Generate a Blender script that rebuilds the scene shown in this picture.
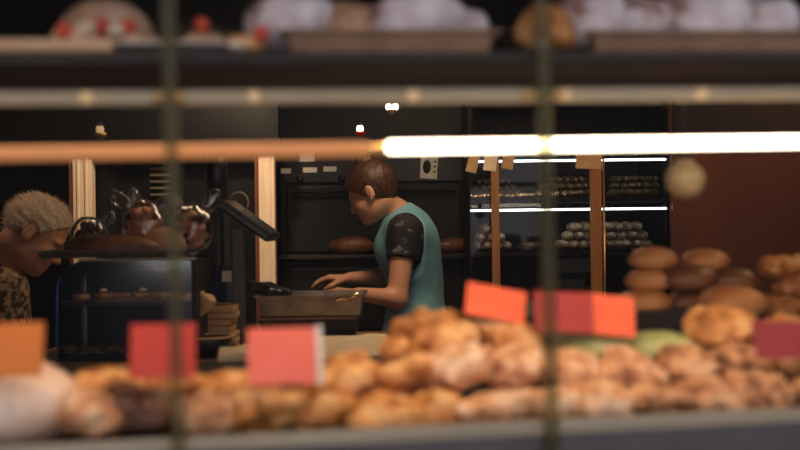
import bpy, bmesh, math, random
import numpy as np
from mathutils import Vector, Matrix

for o in list(bpy.data.objects): bpy.data.objects.remove(o)
scene = bpy.context.scene
C = scene.collection
R = math.radians
random.seed(7)

# ------------------------------------------------------------------ camera
F = 1111.0; ROLL = 0.012; EYE = Vector((0, 0, 1.34))
CR = Vector((math.cos(ROLL), 0, -math.sin(ROLL))); CU = Vector((math.sin(ROLL), 0, math.cos(ROLL))); CF = Vector((0, 1, 0))
cd = bpy.data.cameras.new('camera'); cam = bpy.data.objects.new('camera', cd); C.objects.link(cam)
cd.sensor_width = 36; cd.lens = F * 36 / 800
cam.matrix_world = Matrix(((CR.x, CU.x, -CF.x, EYE.x), (CR.y, CU.y, -CF.y, EYE.y), (CR.z, CU.z, -CF.z, EYE.z), (0, 0, 0, 1)))
cd.dof.use_dof = True; cd.dof.focus_distance = 4.1; cd.dof.aperture_fstop = 1.9
cd.clip_start = 0.05
scene.camera = cam
def at(px, py, Y):
    d = CR * ((px - 400) / F) + CF + CU * ((225 - py) / F)
    return EYE + d * Y
# ------------------------------------------------------------------ world, exposure, large lights
w = bpy.data.worlds.new('dusk'); scene.world = w; w.use_nodes = True
w.node_tree.nodes['Background'].inputs[0].default_value = (0.57, 0.53, 0.56, 1)
w.node_tree.nodes['Background'].inputs[1].default_value = 1.5
scene.view_settings.view_transform = 'Standard'; scene.view_settings.look = 'None'
scene.view_settings.exposure = 0.0; scene.view_settings.gamma = 1; scene.view_settings.use_curve_mapping = False
def area(name, loc, target, sx, sy, power, col):
    l = bpy.data.lights.new(name, 'AREA'); l.shape = 'RECTANGLE'; l.size = sx; l.size_y = sy; l.energy = power; l.color = col
    o = bpy.data.objects.new(name, l); C.objects.link(o); o.location = loc
    o.rotation_euler = (Vector(target) - Vector(loc)).to_track_quat('-Z', 'Y').to_euler(); return o
def spot(name, loc, target, power, col, deg=70, blend=.6, rad=.04):
    l = bpy.data.lights.new(name, 'SPOT'); l.energy = power; l.color = col; l.spot_size = R(deg); l.spot_blend = blend; l.shadow_soft_size = rad
    o = bpy.data.objects.new(name, l); C.objects.link(o); o.location = loc
    o.rotation_euler = (Vector(target) - Vector(loc)).to_track_quat('-Z', 'Y').to_euler(); return o
WARM = (1, .66, .36)
area('ceiling_light_counter', (.10, 3.45, 2.24), (.1, 3.75, 1.1), .5, .3, 9.5, (1, .70, .43))
spot('added_spot_doorway', (-.62, 3.75, 2.24), (-.95, 4.45, 1.55), 50, (1, .74, .48), 75)  # unseen spot added to brighten the pale posts
spot('added_spot_bread', (1.5, 2.75, 2.2), (.80, 2.55, 1.25), 15, (1, .6, .28), 60)  # out-of-view spot added for warm light on the bread
spot('added_spot_case', (-.72, 3.05, 2.24), (-.78, 3.38, 1.3), 7, (1, .70, .45), 36)  # added spot that brightens the snack bags
spot('added_spot_customer', (-1.75, 3.7, 2.24), (-1.28, 3.82, 1.4), 9.0, (1, .62, .36), 50)  # added spot, placed so the man's hair catches light
spot('added_spot_partition', (1.75, 3.75, 2.24), (1.45, 4.25, 1.5), 20, (1, .50, .24), 90)  # added wall wash to warm the brown partition

# ------------------------------------------------------------------ material helpers
def nodes(name):
    m = bpy.data.materials.new(name); m.use_nodes = True
    nt = m.node_tree; return m, nt, nt.nodes['Principled BSDF']
def rgb(r, g, b):
    f = lambda c: (c / 255 / 12.92) if c / 255 <= .04045 else ((c / 255 + .055) / 1.055) ** 2.4
    return (f(r), f(g), f(b), 1)
def mat(name, c1, c2=None, scale=20, rough=.6, metal=0, bump=0, bscale=None, contrast=(.35, .65), stretch=None, detail=4, spec=.5):
    m, nt, b = nodes(name)
    b.inputs['Roughness'].default_value = rough; b.inputs['Metallic'].default_value = metal
    b.inputs['Specular IOR Level'].default_value = spec
    b.inputs['Base Color'].default_value = c1
    if c2 or bump:
        tc = nt.nodes.new('ShaderNodeTexCoord'); mp = nt.nodes.new('ShaderNodeMapping')
        if stretch: mp.inputs['Scale'].default_value = stretch
        nt.links.new(tc.outputs['Object'], mp.inputs[0])
    if c2:
        n = nt.nodes.new('ShaderNodeTexNoise'); n.inputs['Scale'].default_value = scale; n.inputs['Detail'].default_value = detail
        r = nt.nodes.new('ShaderNodeValToRGB'); r.color_ramp.elements[0].position = contrast[0]; r.color_ramp.elements[1].position = contrast[1]
        r.color_ramp.elements[0].color = c1; r.color_ramp.elements[1].color = c2
        nt.links.new(mp.outputs[0], n.inputs[0]); nt.links.new(n.outputs[0], r.inputs[0]); nt.links.new(r.outputs[0], b.inputs['Base Color'])
    if bump:
        n2 = nt.nodes.new('ShaderNodeTexNoise'); n2.inputs['Scale'].default_value = bscale or scale * 2; n2.inputs['Detail'].default_value = 5
        bp = nt.nodes.new('ShaderNodeBump'); bp.inputs['Strength'].default_value = bump; bp.inputs['Distance'].default_value = .004
        nt.links.new(mp.outputs[0], n2.inputs[0]); nt.links.new(n2.outputs[0], bp.inputs['Height']); nt.links.new(bp.outputs[0], b.inputs['Normal'])
    return m
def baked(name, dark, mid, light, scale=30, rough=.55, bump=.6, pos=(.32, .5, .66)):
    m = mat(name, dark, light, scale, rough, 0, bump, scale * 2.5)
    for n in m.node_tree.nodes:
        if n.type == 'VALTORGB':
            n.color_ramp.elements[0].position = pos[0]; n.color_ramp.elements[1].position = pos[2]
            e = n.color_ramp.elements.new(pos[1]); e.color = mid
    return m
def emit(name, col, s):
    m, nt, b = nodes(name)
    b.inputs['Base Color'].default_value = (.9, .9, .9, 1)
    b.inputs['Emission Color'].default_value = (*col, 1); b.inputs['Emission Strength'].default_value = s; return m
def glass(name, tint=(1, 1, 1), ior=1.45, rough=.0, base=0.0, gcol=(1, 1, 1)):
    m = bpy.data.materials.new(name); m.use_nodes = True; nt = m.node_tree; nt.nodes.clear()
    out = nt.nodes.new('ShaderNodeOutputMaterial'); mx = nt.nodes.new('ShaderNodeMixShader')
    t = nt.nodes.new('ShaderNodeBsdfTransparent'); t.inputs[0].default_value = (*tint, 1)
    g = nt.nodes.new('ShaderNodeBsdfGlossy'); g.inputs['Roughness'].default_value = rough; g.inputs[0].default_value = (*gcol, 1)
    fr = nt.nodes.new('ShaderNodeFresnel'); fr.inputs[0].default_value = ior
    ad = nt.nodes.new('ShaderNodeMath'); ad.inputs[1].default_value = base
    nt.links.new(fr.outputs[0], ad.inputs[0]); nt.links.new(ad.outputs[0], mx.inputs[0])
    nt.links.new(t.outputs[0], mx.inputs[1]); nt.links.new(g.outputs[0], mx.inputs[2]); nt.links.new(mx.outputs[0], out.inputs[0]); return m

M = {}
M['dark_wall'] = mat('dark_plaster', rgb(24, 19, 17), rgb(32, 25, 21), 6, .8, bump=.1)
M['brown_wall'] = mat('brown_panel', rgb(86, 50, 34), rgb(104, 62, 42), 3, .55, stretch=(1, 1, .25))
M['ceiling'] = mat('dark_ceiling', rgb(30, 25, 23), rgb(36, 30, 27), 5, .8)
M['floor'] = mat('floor_tile', rgb(70, 56, 46), rgb(84, 68, 56), 4, .5)
M['tile_joint'] = mat('tile_joint', rgb(40, 34, 30), rough=.9)
M['pave'] = mat('pavement_stone', rgb(98, 96, 94), rgb(120, 117, 113), 8, .85, bump=.3)
M['facade'] = mat('facade_paint', rgb(44, 36, 32), rgb(54, 45, 40), 5, .7)
M['post_wood'] = mat('pale_post_paint', rgb(226, 200, 172), rgb(238, 216, 190), 14, .55, stretch=(6, 6, .6))
M['red_wood'] = mat('red_brown_wood', rgb(96, 52, 32), rgb(120, 68, 42), 18, .5, stretch=(5, 5, .5))
M['tan_wood'] = mat('tan_wood', rgb(150, 102, 60), rgb(168, 118, 72), 20, .5, stretch=(6, 6, .5))
M['brown_wood'] = mat('brown_wood', rgb(118, 80, 52), rgb(146, 102, 68), 16, .5, stretch=(.8, 5, 5))
M['light_wood'] = mat('light_board_wood', rgb(205, 160, 120), rgb(220, 178, 138), 16, .5, stretch=(.8, 5, 5))
M['black_metal'] = mat('black_metal', rgb(13, 12, 12), rgb(18, 16, 16), 20, .5, 0, spec=.3)
M['black_plastic'] = mat('black_plastic', rgb(22, 21, 22), rough=.3)
M['dark_shelf'] = mat('dark_shelf_board', rgb(32, 22, 18), rgb(40, 28, 22), 9, .6, stretch=(.6, 5, 5))
M['steel'] = mat('brushed_steel', rgb(168, 160, 148), rgb(186, 178, 166), 30, .34, .85, stretch=(.3, 6, 6))
M['tray_metal'] = mat('worn_tray_metal', rgb(120, 108, 96), rgb(150, 136, 120), 24, .36, .75)
M['rail_metal'] = mat('olive_rail_metal', rgb(160, 146, 118), rgb(176, 162, 134), 18, .4, .35, stretch=(.3, 5, 5))
M['lip_metal'] = mat('pale_lip_metal', rgb(172, 160, 138), rgb(186, 174, 152), 20, .42, .2, stretch=(.3, 5, 5))
M['grey_panel'] = mat('grey_panel', rgb(84, 82, 84), rgb(96, 94, 96), 8, .4)
M['brass'] = mat('brass', rgb(214, 176, 112), rough=.28, metal=.8)
M['joint'] = glass('olive_glass_joint', (.58, .58, .46), 1.2, .45, .065, (.66, .60, .40))
M['pane'] = glass('window_glass', (.98, .98, .98), 1.10, 0, .0)
M['case_glass'] = glass('curved_case_glass', (.86, .90, .95), 1.4, .14, .20, (.42, .62, 1))  # blue gloss colour imitates street reflections on the case
M['cab_glass'] = glass('cabinet_glass', (.93, .94, .95), 1.3, 0, .0)
M['film'] = glass('cellophane', (.98, .96, .95), 1.3, .2, .08)
M['acrylic'] = glass('clear_acrylic', (.97, .97, .97), 1.15, .1, .0)
M['navy'] = mat('navy_panel', rgb(28, 34, 48), rgb(36, 44, 60), 10, .3)
M['led_white'] = emit('led_white', (1, .80, .60), 8)
M['amber_edge_glow'] = emit('amber_edge_glow', (1, .36, .11), .42); M['amber_edge_glow'].node_tree.nodes['Principled BSDF'].inputs['Base Color'].default_value = (.25, .12, .05, 1)
M['led_cool'] = emit('led_cool', (.92, .95, 1), 4.5)
M['led_added'] = emit('led_added', (1, .66, .38), 46)
M['case_fill_glow'] = emit('case_fill_glow', (1, .72, .46), 7)
M['tray_warm'] = mat('tan_tray_metal', rgb(150, 116, 90), rgb(172, 136, 106), 24, .42, .3)
M['dark_panel'] = mat('dark_panelling', rgb(13, 11, 10), rgb(17, 14, 13), 8, .35)
M['pole_grey'] = mat('grey_pole_paint', rgb(72, 66, 64), rough=.4)
M['reflected_lamp'] = emit('reflected_lamp', (1, .86, .70), 10)
M['reflected_glow'] = emit('reflected_glow', (1, .66, .34), .36); M['reflected_glow'].node_tree.nodes['Principled BSDF'].inputs['Base Color'].default_value = (.4, .28, .15, 1)  # weak glow for rail highlights and one dim reflection
M['red_glint'] = mat('red_glint_tint', rgb(190, 40, 24), rough=.15)
M['frost'] = mat('frosted_lamp_glass', rgb(150, 134, 100), rough=.5)
M['paper_white'] = mat('white_paper', rgb(222, 216, 206), rough=.8)
M['kraft'] = mat('kraft_paper', rgb(188, 150, 108), rgb(204, 168, 126), 30, .8, bump=.2)
M['parch'] = mat('baking_parchment', rgb(226, 202, 172), rgb(240, 220, 194), 18, .75, bump=.3)
M['ink'] = mat('dark_ink', rgb(40, 36, 34), rough=.8)
M['foil'] = mat('crinkled_foil', rgb(215, 190, 150), rough=.25, metal=.8, bump=1, bscale=60)
def card(name, r, g, b): return mat(name, rgb(r, g, b), rgb(min(255, r + 10), g + 8, b + 8), 12, .6)
M['c_orange'] = card('card_orange', 200, 112, 36); M['c_red'] = card('card_red', 192, 54, 42); M['c_salmon'] = card('card_salmon', 236, 112, 92)
M['c_coral'] = card('card_coral', 240, 98, 56); M['c_scarlet'] = card('card_scarlet', 160, 38, 34); M['c_wine'] = card('card_wine', 134, 30, 36)
# baked goods
M['golden'] = baked('golden_crust', rgb(124, 66, 26), rgb(208, 140, 72), rgb(236, 190, 128), 24, .5, .8)
M['peach'] = baked('peach_crumb_crust', rgb(150, 90, 52), rgb(222, 168, 122), rgb(242, 212, 178), 34, .6, .9)
M['speckled'] = baked('speckled_crumb', rgb(84, 48, 30), rgb(186, 128, 84), rgb(216, 172, 128), 36, .6, 1, (.36, .47, .64))  # dark flecks stand for brown shadows between the crumbs
M['choc'] = baked('dark_glazed_crust', rgb(44, 28, 24), rgb(92, 60, 46), rgb(150, 108, 80), 22, .35, .6)
M['green'] = baked('pale_green_crust', rgb(120, 128, 70), rgb(168, 174, 108), rgb(196, 196, 140), 18, .6, .5)
M['pale'] = baked('pale_floured_crust', rgb(214, 176, 148), rgb(232, 204, 182), rgb(244, 228, 212), 10, .7, .4)
M['sugar'] = baked('sugar_dusted', rgb(140, 92, 72), rgb(212, 194, 194), rgb(238, 230, 236), 14, .75, .7, (.36, .46, .6))  # brown patches widened to paint in the darker crevices
M['crust'] = baked('brown_roll_crust', rgb(136, 78, 38), rgb(176, 112, 62), rgb(206, 146, 92), 9, .5, .25)
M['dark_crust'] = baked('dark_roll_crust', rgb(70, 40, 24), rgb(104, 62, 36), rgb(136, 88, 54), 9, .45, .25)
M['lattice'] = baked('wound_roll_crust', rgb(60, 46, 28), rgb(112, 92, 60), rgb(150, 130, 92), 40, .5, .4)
M['bright_roll'] = baked('bright_wound_roll', rgb(104, 80, 54), rgb(186, 160, 126), rgb(236, 220, 192), 40, .5, .4)  # brighter copy of the roll crust, lower shelf's light put into the colour
M['beige_pastry'] = baked('beige_pastry', rgb(156, 110, 80), rgb(206, 164, 132), rgb(226, 192, 164), 18, .6, .4)
M['berry'] = mat('strawberry_red', rgb(200, 52, 34), rgb(226, 84, 56), 40, .35)
M['cream'] = mat('whipped_cream', rgb(240, 222, 196), rough=.6)
M['tart_fill'] = mat('dark_tart_filling', rgb(88, 30, 30), rgb(120, 48, 40), 30, .25)
M['nut_a'] = mat('praline_rose', rgb(186, 110, 84), rgb(206, 140, 108), 30, .4)
M['nut_b'] = mat('praline_tan', rgb(200, 158, 112), rgb(216, 180, 136), 30, .5)
M['nut_c'] = mat('praline_dark', rgb(58, 34, 26), rgb(80, 48, 36), 30, .3)
# people
M['skin_w'] = mat('skin_warm', rgb(206, 150, 118), rgb(214, 160, 128), 18, .5, bump=.05)
M['skin_m'] = mat('skin_ruddy', rgb(196, 138, 108), rgb(206, 150, 120), 16, .5, bump=.08)
M['hair_w'] = mat('auburn_hair', rgb(40, 25, 17), rgb(92, 58, 37), 60, .42, stretch=(1, 4, 1), bump=.5)
M['hair_m'] = mat('white_hair', rgb(196, 172, 148), rgb(224, 204, 182), 60, .6, bump=.6)
M['teal'] = mat('teal_cotton', rgb(108, 164, 186), rgb(122, 180, 200), 30, .75, bump=.15, bscale=120)
M['floral'] = baked('black_floral_cloth', rgb(16, 15, 17), rgb(24, 22, 24), rgb(120, 112, 112), 42, .75, .1, (.4, .58, .70))
M['shirt_m'] = baked('brown_patterned_shirt', rgb(44, 34, 26), rgb(128, 102, 72), rgb(178, 150, 112), 46, .75, .2, (.42, .5, .62))
M['trouser'] = mat('dark_trousers', rgb(30, 30, 36), rough=.8)
M['eye'] = mat('eye_white', rgb(220, 215, 208), rough=.2)
M['earring'] = mat('silver_stud', rgb(230, 226, 220), rough=.15, metal=.9)
M['blue_pack'] = mat('blue_pack', rgb(22, 30, 66), rgb(30, 40, 84), 12, .3)

# ------------------------------------------------------------------ object helpers
def tag(o, label, cat, group=None, kind=None):
    o['label'] = label
    if cat: o['category'] = cat
    if group: o['group'] = group
    if kind: o['kind'] = kind
    return o
def obj(name, me, m, parent=None, loc=None, rot=None, scale=None):
    if isinstance(me, bmesh.types.BMesh):
        b = me; me = bpy.data.meshes.new(name); b.to_mesh(me); b.free()
    if m is not None and not me.materials: me.materials.append(M[m] if isinstance(m, str) else m)
    o = bpy.data.objects.new(name, me); C.objects.link(o)
    if parent: o.parent = parent
    if loc is not None: o.location = loc
    if rot is not None: o.rotation_euler = rot
    if scale is not None: o.scale = (scale,) * 3 if isinstance(scale, (int, float)) else scale
    return o
def thing(name, label, cat, loc=(0, 0, 0), rot=(0, 0, 0), group=None):
    o = bpy.data.objects.new(name, None); C.objects.link(o); o.location = loc; o.rotation_euler = rot
    o.empty_display_size = .05
    return tag(o, label, cat, group)
def struct(name, bm, m, label=None, parent=None):
    o = obj(name, bm, m, parent)
    if parent is None: o['kind'] = 'structure'; o['label'] = label or name
    return o
def box(x0, y0, z0, x1, y1, z1, bev=0, bm=None, seg=2):
    bm = bm or bmesh.new()
    g = bmesh.ops.create_cube(bm, size=1)
    bmesh.ops.scale(bm, vec=(x1 - x0, y1 - y0, z1 - z0), verts=g['verts'])
    bmesh.ops.translate(bm, vec=((x0 + x1) / 2, (y0 + y1) / 2, (z0 + z1) / 2), verts=g['verts'])
    if bev:
        es = list({e for v in g['verts'] for e in v.link_edges})
        bmesh.ops.bevel(bm, geom=es, offset=bev, segments=seg, affect='EDGES', profile=.5)
    return bm
def lathe(prof, n=24, bm=None):
    """prof: list of (r, z)"""
    bm = bm or bmesh.new(); rings = []
    for r, z in prof:
        if r < 1e-6: rings.append([bm.verts.new((0, 0, z))])
        else: rings.append([bm.verts.new((r * math.cos(2 * math.pi * i / n), r * math.sin(2 * math.pi * i / n), z)) for i in range(n)])
    for a, b in zip(rings[:-1], rings[1:]):
        for i in range(n):
            j = (i + 1) % n
            if len(a) == 1 and len(b) == 1: continue
            if len(a) == 1: bm.faces.new((a[0], b[j], b[i]))
            elif len(b) == 1: bm.faces.new((a[i], a[j], b[0]))
            else: bm.faces.new((a[i], a[j], b[j], b[i]))
    for f in bm.faces: f.smooth = True
    bmesh.ops.recalc_face_normals(bm, faces=bm.faces)
    return bm
def tube(pts, r, n=10, bm=None):
    bm = bm or bmesh.new(); pts = [Vector(p) for p in pts]; rings = []
    for i, p in enumerate(pts):
        t = (pts[min(i + 1, len(pts) - 1)] - pts[max(i - 1, 0)]).normalized()
        u = t.orthogonal().normalized() if i == 0 else (u - t * u.dot(t)).normalized()
        v = t.cross(u); rr = r[i] if isinstance(r, (list, tuple)) else r
        rings.append([bm.verts.new(p + (u * math.cos(2 * math.pi * k / n) + v * math.sin(2 * math.pi * k / n)) * rr) for k in range(n)])
    for a, b in zip(rings[:-1], rings[1:]):
        for k in range(n): bm.faces.new((a[k], a[(k + 1) % n], b[(k + 1) % n], b[k]))
    bm.faces.new(rings[0][::-1]); bm.faces.new(rings[-1])
    for f in bm.faces: f.smooth = True
    return bm
def slab(poly, y0, y1, bm=None):
    """polygon of (x, z) extruded along y"""
    bm = bm or bmesh.new()
    a = [bm.verts.new((x, y0, z)) for x, z in poly]; b = [bm.verts.new((x, y1, z)) for x, z in poly]
    bm.faces.new(a); bm.faces.new(b[::-1]); n = len(a)
    for i in range(n): bm.faces.new((a[i], b[i], b[(i + 1) % n], a[(i + 1) % n]))
    bmesh.ops.recalc_face_normals(bm, faces=bm.faces); return bm
# implicit surfaces: smooth unions meshed by surface nets
def ell(P, c, r):
    q = np.sqrt(sum(((P[i] - c[i]) / r[i]) ** 2 for i in range(3))); return (q - 1) * min(r)
def cone(P, a, b, r1, r2):
    a = np.array(a, dtype=np.float32); b = np.array(b, dtype=np.float32); d = b - a; L = float(d @ d) + 1e-9
    t = np.clip(((P[0] - a[0]) * d[0] + (P[1] - a[1]) * d[1] + (P[2] - a[2]) * d[2]) / L, 0, 1)
    return np.sqrt(sum((P[i] - a[i] - t * d[i]) ** 2 for i in range(3))) - (r1 + (r2 - r1) * t)
def smin(a, b, k):
    h = np.clip(.5 + .5 * (b - a) / k, 0, 1); return b + (a - b) * h - k * h * (1 - h)
def smax(a, b, k): return -smin(-a, -b, k)
def wob(P, f, seed):
    rs = np.random.RandomState(seed); s = 0
    for i in range(6):
        k = rs.normal(size=3); k = k / np.linalg.norm(k) * f * (1 + .5 * rs.rand()); s = s + np.sin(P[0] * k[0] + P[1] * k[1] + P[2] * k[2] + rs.rand() * 6.28)
    return s / 6
def net(f, lo, hi, h, name='net'):
    ax = [np.arange(lo[i], hi[i] + h, h, dtype=np.float32) for i in range(3)]
    P = np.meshgrid(*ax, indexing='ij'); V = f(P).astype(np.float32); S = V < 0
    nx, ny, nz = [len(a) - 1 for a in ax]
    def cor(i, j, k): return (slice(i, i + nx), slice(j, j + ny), slice(k, k + nz))
    cs = [(i, j, k) for i in (0, 1) for j in (0, 1) for k in (0, 1)]
    cnt = sum(S[cor(*c)].astype(np.int8) for c in cs); act = (cnt > 0) & (cnt < 8)
    idx = -np.ones(act.shape, np.int64); I = np.argwhere(act); idx[act] = np.arange(len(I))
    acc = np.zeros((len(I), 3)); num = np.zeros(len(I))
    for c in cs:
        for d in range(3):
            if c[d]: continue
            e = list(c); e[d] = 1
            va = V[tuple((I + np.array(c)).T)]; vb = V[tuple((I + np.array(e)).T)]
            x = (va < 0) != (vb < 0); t = np.where(x, va / np.where(va == vb, 1, va - vb), 0)
            p = np.tile(np.array(c, float), (len(I), 1)); p[:, d] = t
            acc[x] += p[x]; num[x] += 1
    verts = (I + acc / num[:, None]) * h + np.array([a[0] for a in ax])
    quads = []
    for d in range(3):
        u, v = (d + 1) % 3, (d + 2) % 3
        sl0 = [slice(None)] * 3; sl1 = [slice(None)] * 3; sl0[d] = slice(0, -1); sl1[d] = slice(1, None)
        x = S[tuple(sl0)] != S[tuple(sl1)]; G = np.argwhere(x)
        ok = (G[:, u] > 0) & (G[:, v] > 0) & (G[:, u] < act.shape[u]) & (G[:, v] < act.shape[v]) & (G[:, d] < act.shape[d]); G = G[ok]
        ins = S[tuple(G.T)]
        def g(du, dv):
            q = G.copy(); q[:, u] += du; q[:, v] += dv; return idx[tuple(q.T)]
        q = np.stack([g(-1, -1), g(0, -1), g(0, 0), g(-1, 0)], 1); q[~ins] = q[~ins][:, ::-1]; quads.append(q)
    Q = np.concatenate(quads); Q = Q[(Q >= 0).all(1)]
    me = bpy.data.meshes.new(name); me.from_pydata(verts.tolist(), [], Q.tolist())
    me.polygons.foreach_set('use_smooth', [True] * len(me.polygons)); me.update(); return me

# ------------------------------------------------------------------ the room (structure)
struct('floor', box(-2.6, 1.4, -.06, 2.4, 5.6, 0), 'floor', 'dark brown shop floor')
struct('ceiling', box(-2.6, 1.2, 2.3, 2.4, 5.6, 2.4), 'ceiling', 'dark low shop ceiling')
struct('wall_back', box(-2.6, 5.4, 0, 2.4, 5.6, 2.3), 'dark_wall', 'dark back wall of the shop')
struct('wall_left', box(-2.6, 1.0, 0, -2.45, 5.4, 2.3), 'dark_wall', 'dark left wall of the shop')
struct('wall_right', box(2.2, 1.8, 0, 2.4, 5.4, 2.3), 'dark_wall', 'dark right wall of the shop')
struct('wall_partition', box(1.045, 4.25, 0, 2.2, 4.33, 2.3), 'brown_wall', 'warm brown partition wall beside the lit cabinet')
struct('pavement', box(-6, -6, -.12, 6, 1.15, -.06), 'pave', 'grey pavement outside the shop')
# window unit frame: yawed by 8 degrees
TH = R(7.9); W = Matrix.Translation((0, 1.5, 1.34)) @ Matrix.Rotation(-.011, 4, 'Y') @ Matrix.Translation((0, 0, -1.34)) @ Matrix.Rotation(TH, 4, 'Z')
def L(u, v, z): return W @ Vector((u, v, z))
def wroot(o): o.matrix_world = W; return o
wf = struct('wall_front', box(-2.6, -.06, 0, 2.4, .02, .98), 'facade', 'dark shop front below the window'); wroot(wf)
o = struct('facade_header', box(-2.6, -.06, 1.80, 2.4, .02, 2.5), 'facade', 'unseen dark fascia lowered over the shop window to limit sky light'); wroot(o)  # unseen; lowered so less sky light gets into the shop
for i, (a, b) in enumerate(((-2.6, -.80), (.90, 2.4))):
    o = struct('trim_%d' % (i + 5), box(a, -.06, .98, b, .02, 1.80), 'facade', 'unseen dark wall drawn in beside the shop window to limit sky light, %s end' % ('left', 'right')[i]); wroot(o)  # unseen; drawn inward to keep sky light off the interior
JU = [L(0, 0, 0).x, 0]
def u_of(px, y=225):  # u on the glass plane for a pixel column
    t = (px - 400) / F; return (1.5 * t) / (math.cos(TH) - t * math.sin(TH))
J1, J2 = u_of(173.5), u_of(546)
for i, (a, b) in enumerate(((-.80, J1), (J1, J2), (J2, .90))):
    o = struct('window_%d' % (i + 1), box(a + .006, -.008, 1.0, b - .006, -.002, 1.80), 'pane', 'clear shop window pane, %s' % ('left', 'middle', 'right')[i]); wroot(o)
for i, a in enumerate((J1, J2)):
    o = struct('trim_%d' % (i + 3), box(a - .009, -.011, 1.0, a + .009, .004, 1.80), 'joint', 'olive translucent joint between window panes, %s' % ('left', 'right')[i]); wroot(o)

# ------------------------------------------------------------------ display unit in the window
U = wroot(thing('display_unit', 'dark window display unit with metal edged shelves of pastries', 'display unit'))
DZ = 1.048
obj('base_cabinet', box(-1.12, .03, .0, 1.15, 1.0, .985), 'grey_panel', U)
obj('deck', box(-1.12, .02, .985, 1.15, 1.0, DZ, .004), 'dark_shelf', U)
obj('front_lip', box(-1.12, .003, 1.046, 1.15, .018, 1.066, .003), 'lip_metal', U)
obj('front_panel', box(-1.12, .006, .985, 1.15, .018, 1.046), 'grey_panel', U)
def riser(ua, ub, v1, hh):
    o = obj('slanted_riser', slab([(.10, DZ), (v1, DZ), (v1, DZ + hh), (v1 - .015, DZ + hh)], ua, ub), 'dark_shelf', U)
    o.data.transform(Matrix(((0, 1, 0, 0), (1, 0, 0, 0), (0, 0, 1, 0), (0, 0, 0, 1)))); o.data.flip_normals()
riser(-1.1, .02, .25, .04); riser(.03, 1.1, .34, .08)
obj('rear_step', box(.30, .58, DZ, 1.12, .98, 1.162, .004), 'dark_shelf', U)
obj('upper_shelf', box(-1.12, .012, 1.560, 1.15, .40, 1.5765, .003), 'dark_shelf', U)
obj('glass_rail', box(-1.12, .003, 1.506, 1.15, .014, 1.524, .002), 'rail_metal', U)
obj('added_strip_cover', box(-1.1, .0145, 1.5146, 1.13, .030, 1.523), 'black_metal', U)
obj('added_light_strip', box(-1.1, .0145, 1.5125, 1.13, .0265, 1.5145), 'led_added', U)  # unseen strip behind the rail, added to brighten the pastries
for px in (163, 181, 531, 561):
    obj('rail_clip', lathe([(0, -.006), (.0075, -.006), (.0085, 0), (.0075, .004), (0, .005)], 16), 'brass', U, (u_of(px), .0, 1.515), (R(90), 0, 0))
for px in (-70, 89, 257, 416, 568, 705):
    obj('rail_highlight', lathe([(0, -.002), (.008, -.002), (.008, .003), (.004, .005), (0, .005)], 16), 'reflected_glow', U, (u_of(px), .0015, 1.515), (R(90), 0, 0))  # reflected warm highlights on the rail, built as weakly glowing studs
for a in (-1.12, 1.13): obj('end_panel', box(a, .02, DZ, a + .02, .40, 1.560), 'dark_shelf', U)
lb = wroot(thing('strip_lamp', 'bright white strip lamp across the right of the window', 'lamp'))
obj('tube', tube([(u_of(390), .012, 1.4462), (u_of(393), .012, 1.4462), (1.15, .012, 1.4462)], [.006, .0080, .0080], 16), 'led_white', lb)
obj('housing', tube([(u_of(366), .012, 1.4435), (u_of(388), .012, 1.443)], [.004, .0094], 16), 'brass', lb)
la = wroot(thing('strip_lamp', 'amber edge strip with a weak glow across the left of the window', 'lamp'))
obj('glowing_edge', box(-1.12, .004, 1.435, u_of(372), .02, 1.453, .004), 'amber_edge_glow', la)  # warm light on the edge strip, put in as its own glow

# ---- pastry meshes (shared)
def clump(seed, n=11, rx=.046, ry=.04, rz=.028, lump=.018, name='pastry'):
    rs = np.random.RandomState(seed); cs = []
    for i in range(n):
        a = rs.rand() * 6.28; q = math.sqrt(rs.rand()); cs.append((math.cos(a) * rx * q, math.sin(a) * ry * q, (rs.rand() - .35) * rz * (1.3 - q), lump * (.75 + .5 * rs.rand())))
    def f(P):
        d = ell(P, (0, 0, -rz * .12), (rx, ry, rz))
        for x, y, z, r in cs: d = smin(d, ell(P, (x, y, z), (r, r, r * .9)), .007)
        d = d + wob(P, 170, seed) * .006 + wob(P, 420, seed + 1) * .003
        return smax(d, -rz - P[2], .006)
    return net(f, (-rx - .035, -ry - .035, -rz - .01), (rx + .035, ry + .035, rz + .04), .0045, name)
def fat(seed, rx=.05, ry=.04, rz=.03, amp=.003, fr=90, crease=False, name='bun', h=.005):
    def f(P):
        d = ell(P, (0, 0, 0), (rx, ry, rz)) + wob(P, fr, seed) * amp
        if crease: d = d + .006 * np.exp(-((P[1] + .1 * P[0]) / .008) ** 2) * (P[2] > 0)
        return smax(d, -rz * .8 - P[2], .01)
    return net(f, (-rx - .012, -ry - .012, -rz - .012), (rx + .012, ry + .012, rz + .012), h, name)
CL = [clump(s) for s in range(11, 17)]
CR_ = [clump(s, 22, .046, .04, .028, .012) for s in range(31, 34)]
def inst(name, me, m, loc, rot=(0, 0, 0), sc=1, label='', cat='pastry', group=None):
    key = me.name + m
    if key not in inst.c:
        k = me.copy(); k.materials.clear(); k.materials.append(M[m]); inst.c[key] = k
    o = obj(name, inst.c[key], None, None, loc, rot, sc); return tag(o, label, cat, group)
inst.c = {}
def yv(px, v):  # depth of the plane v behind the glass along a pixel column
    t = (px - 400) / F
    # point O + u*eu + v*ev : x = u c - v s ; y = 1.5 + u s + v c ; x = t*y
    c, s = math.cos(TH), math.sin(TH); u = (t * (1.5 + v * c) + v * s) / (c - t * s); return 1.5 + u * s + v * c
G1 = 'pastries heaped in the window'
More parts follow.
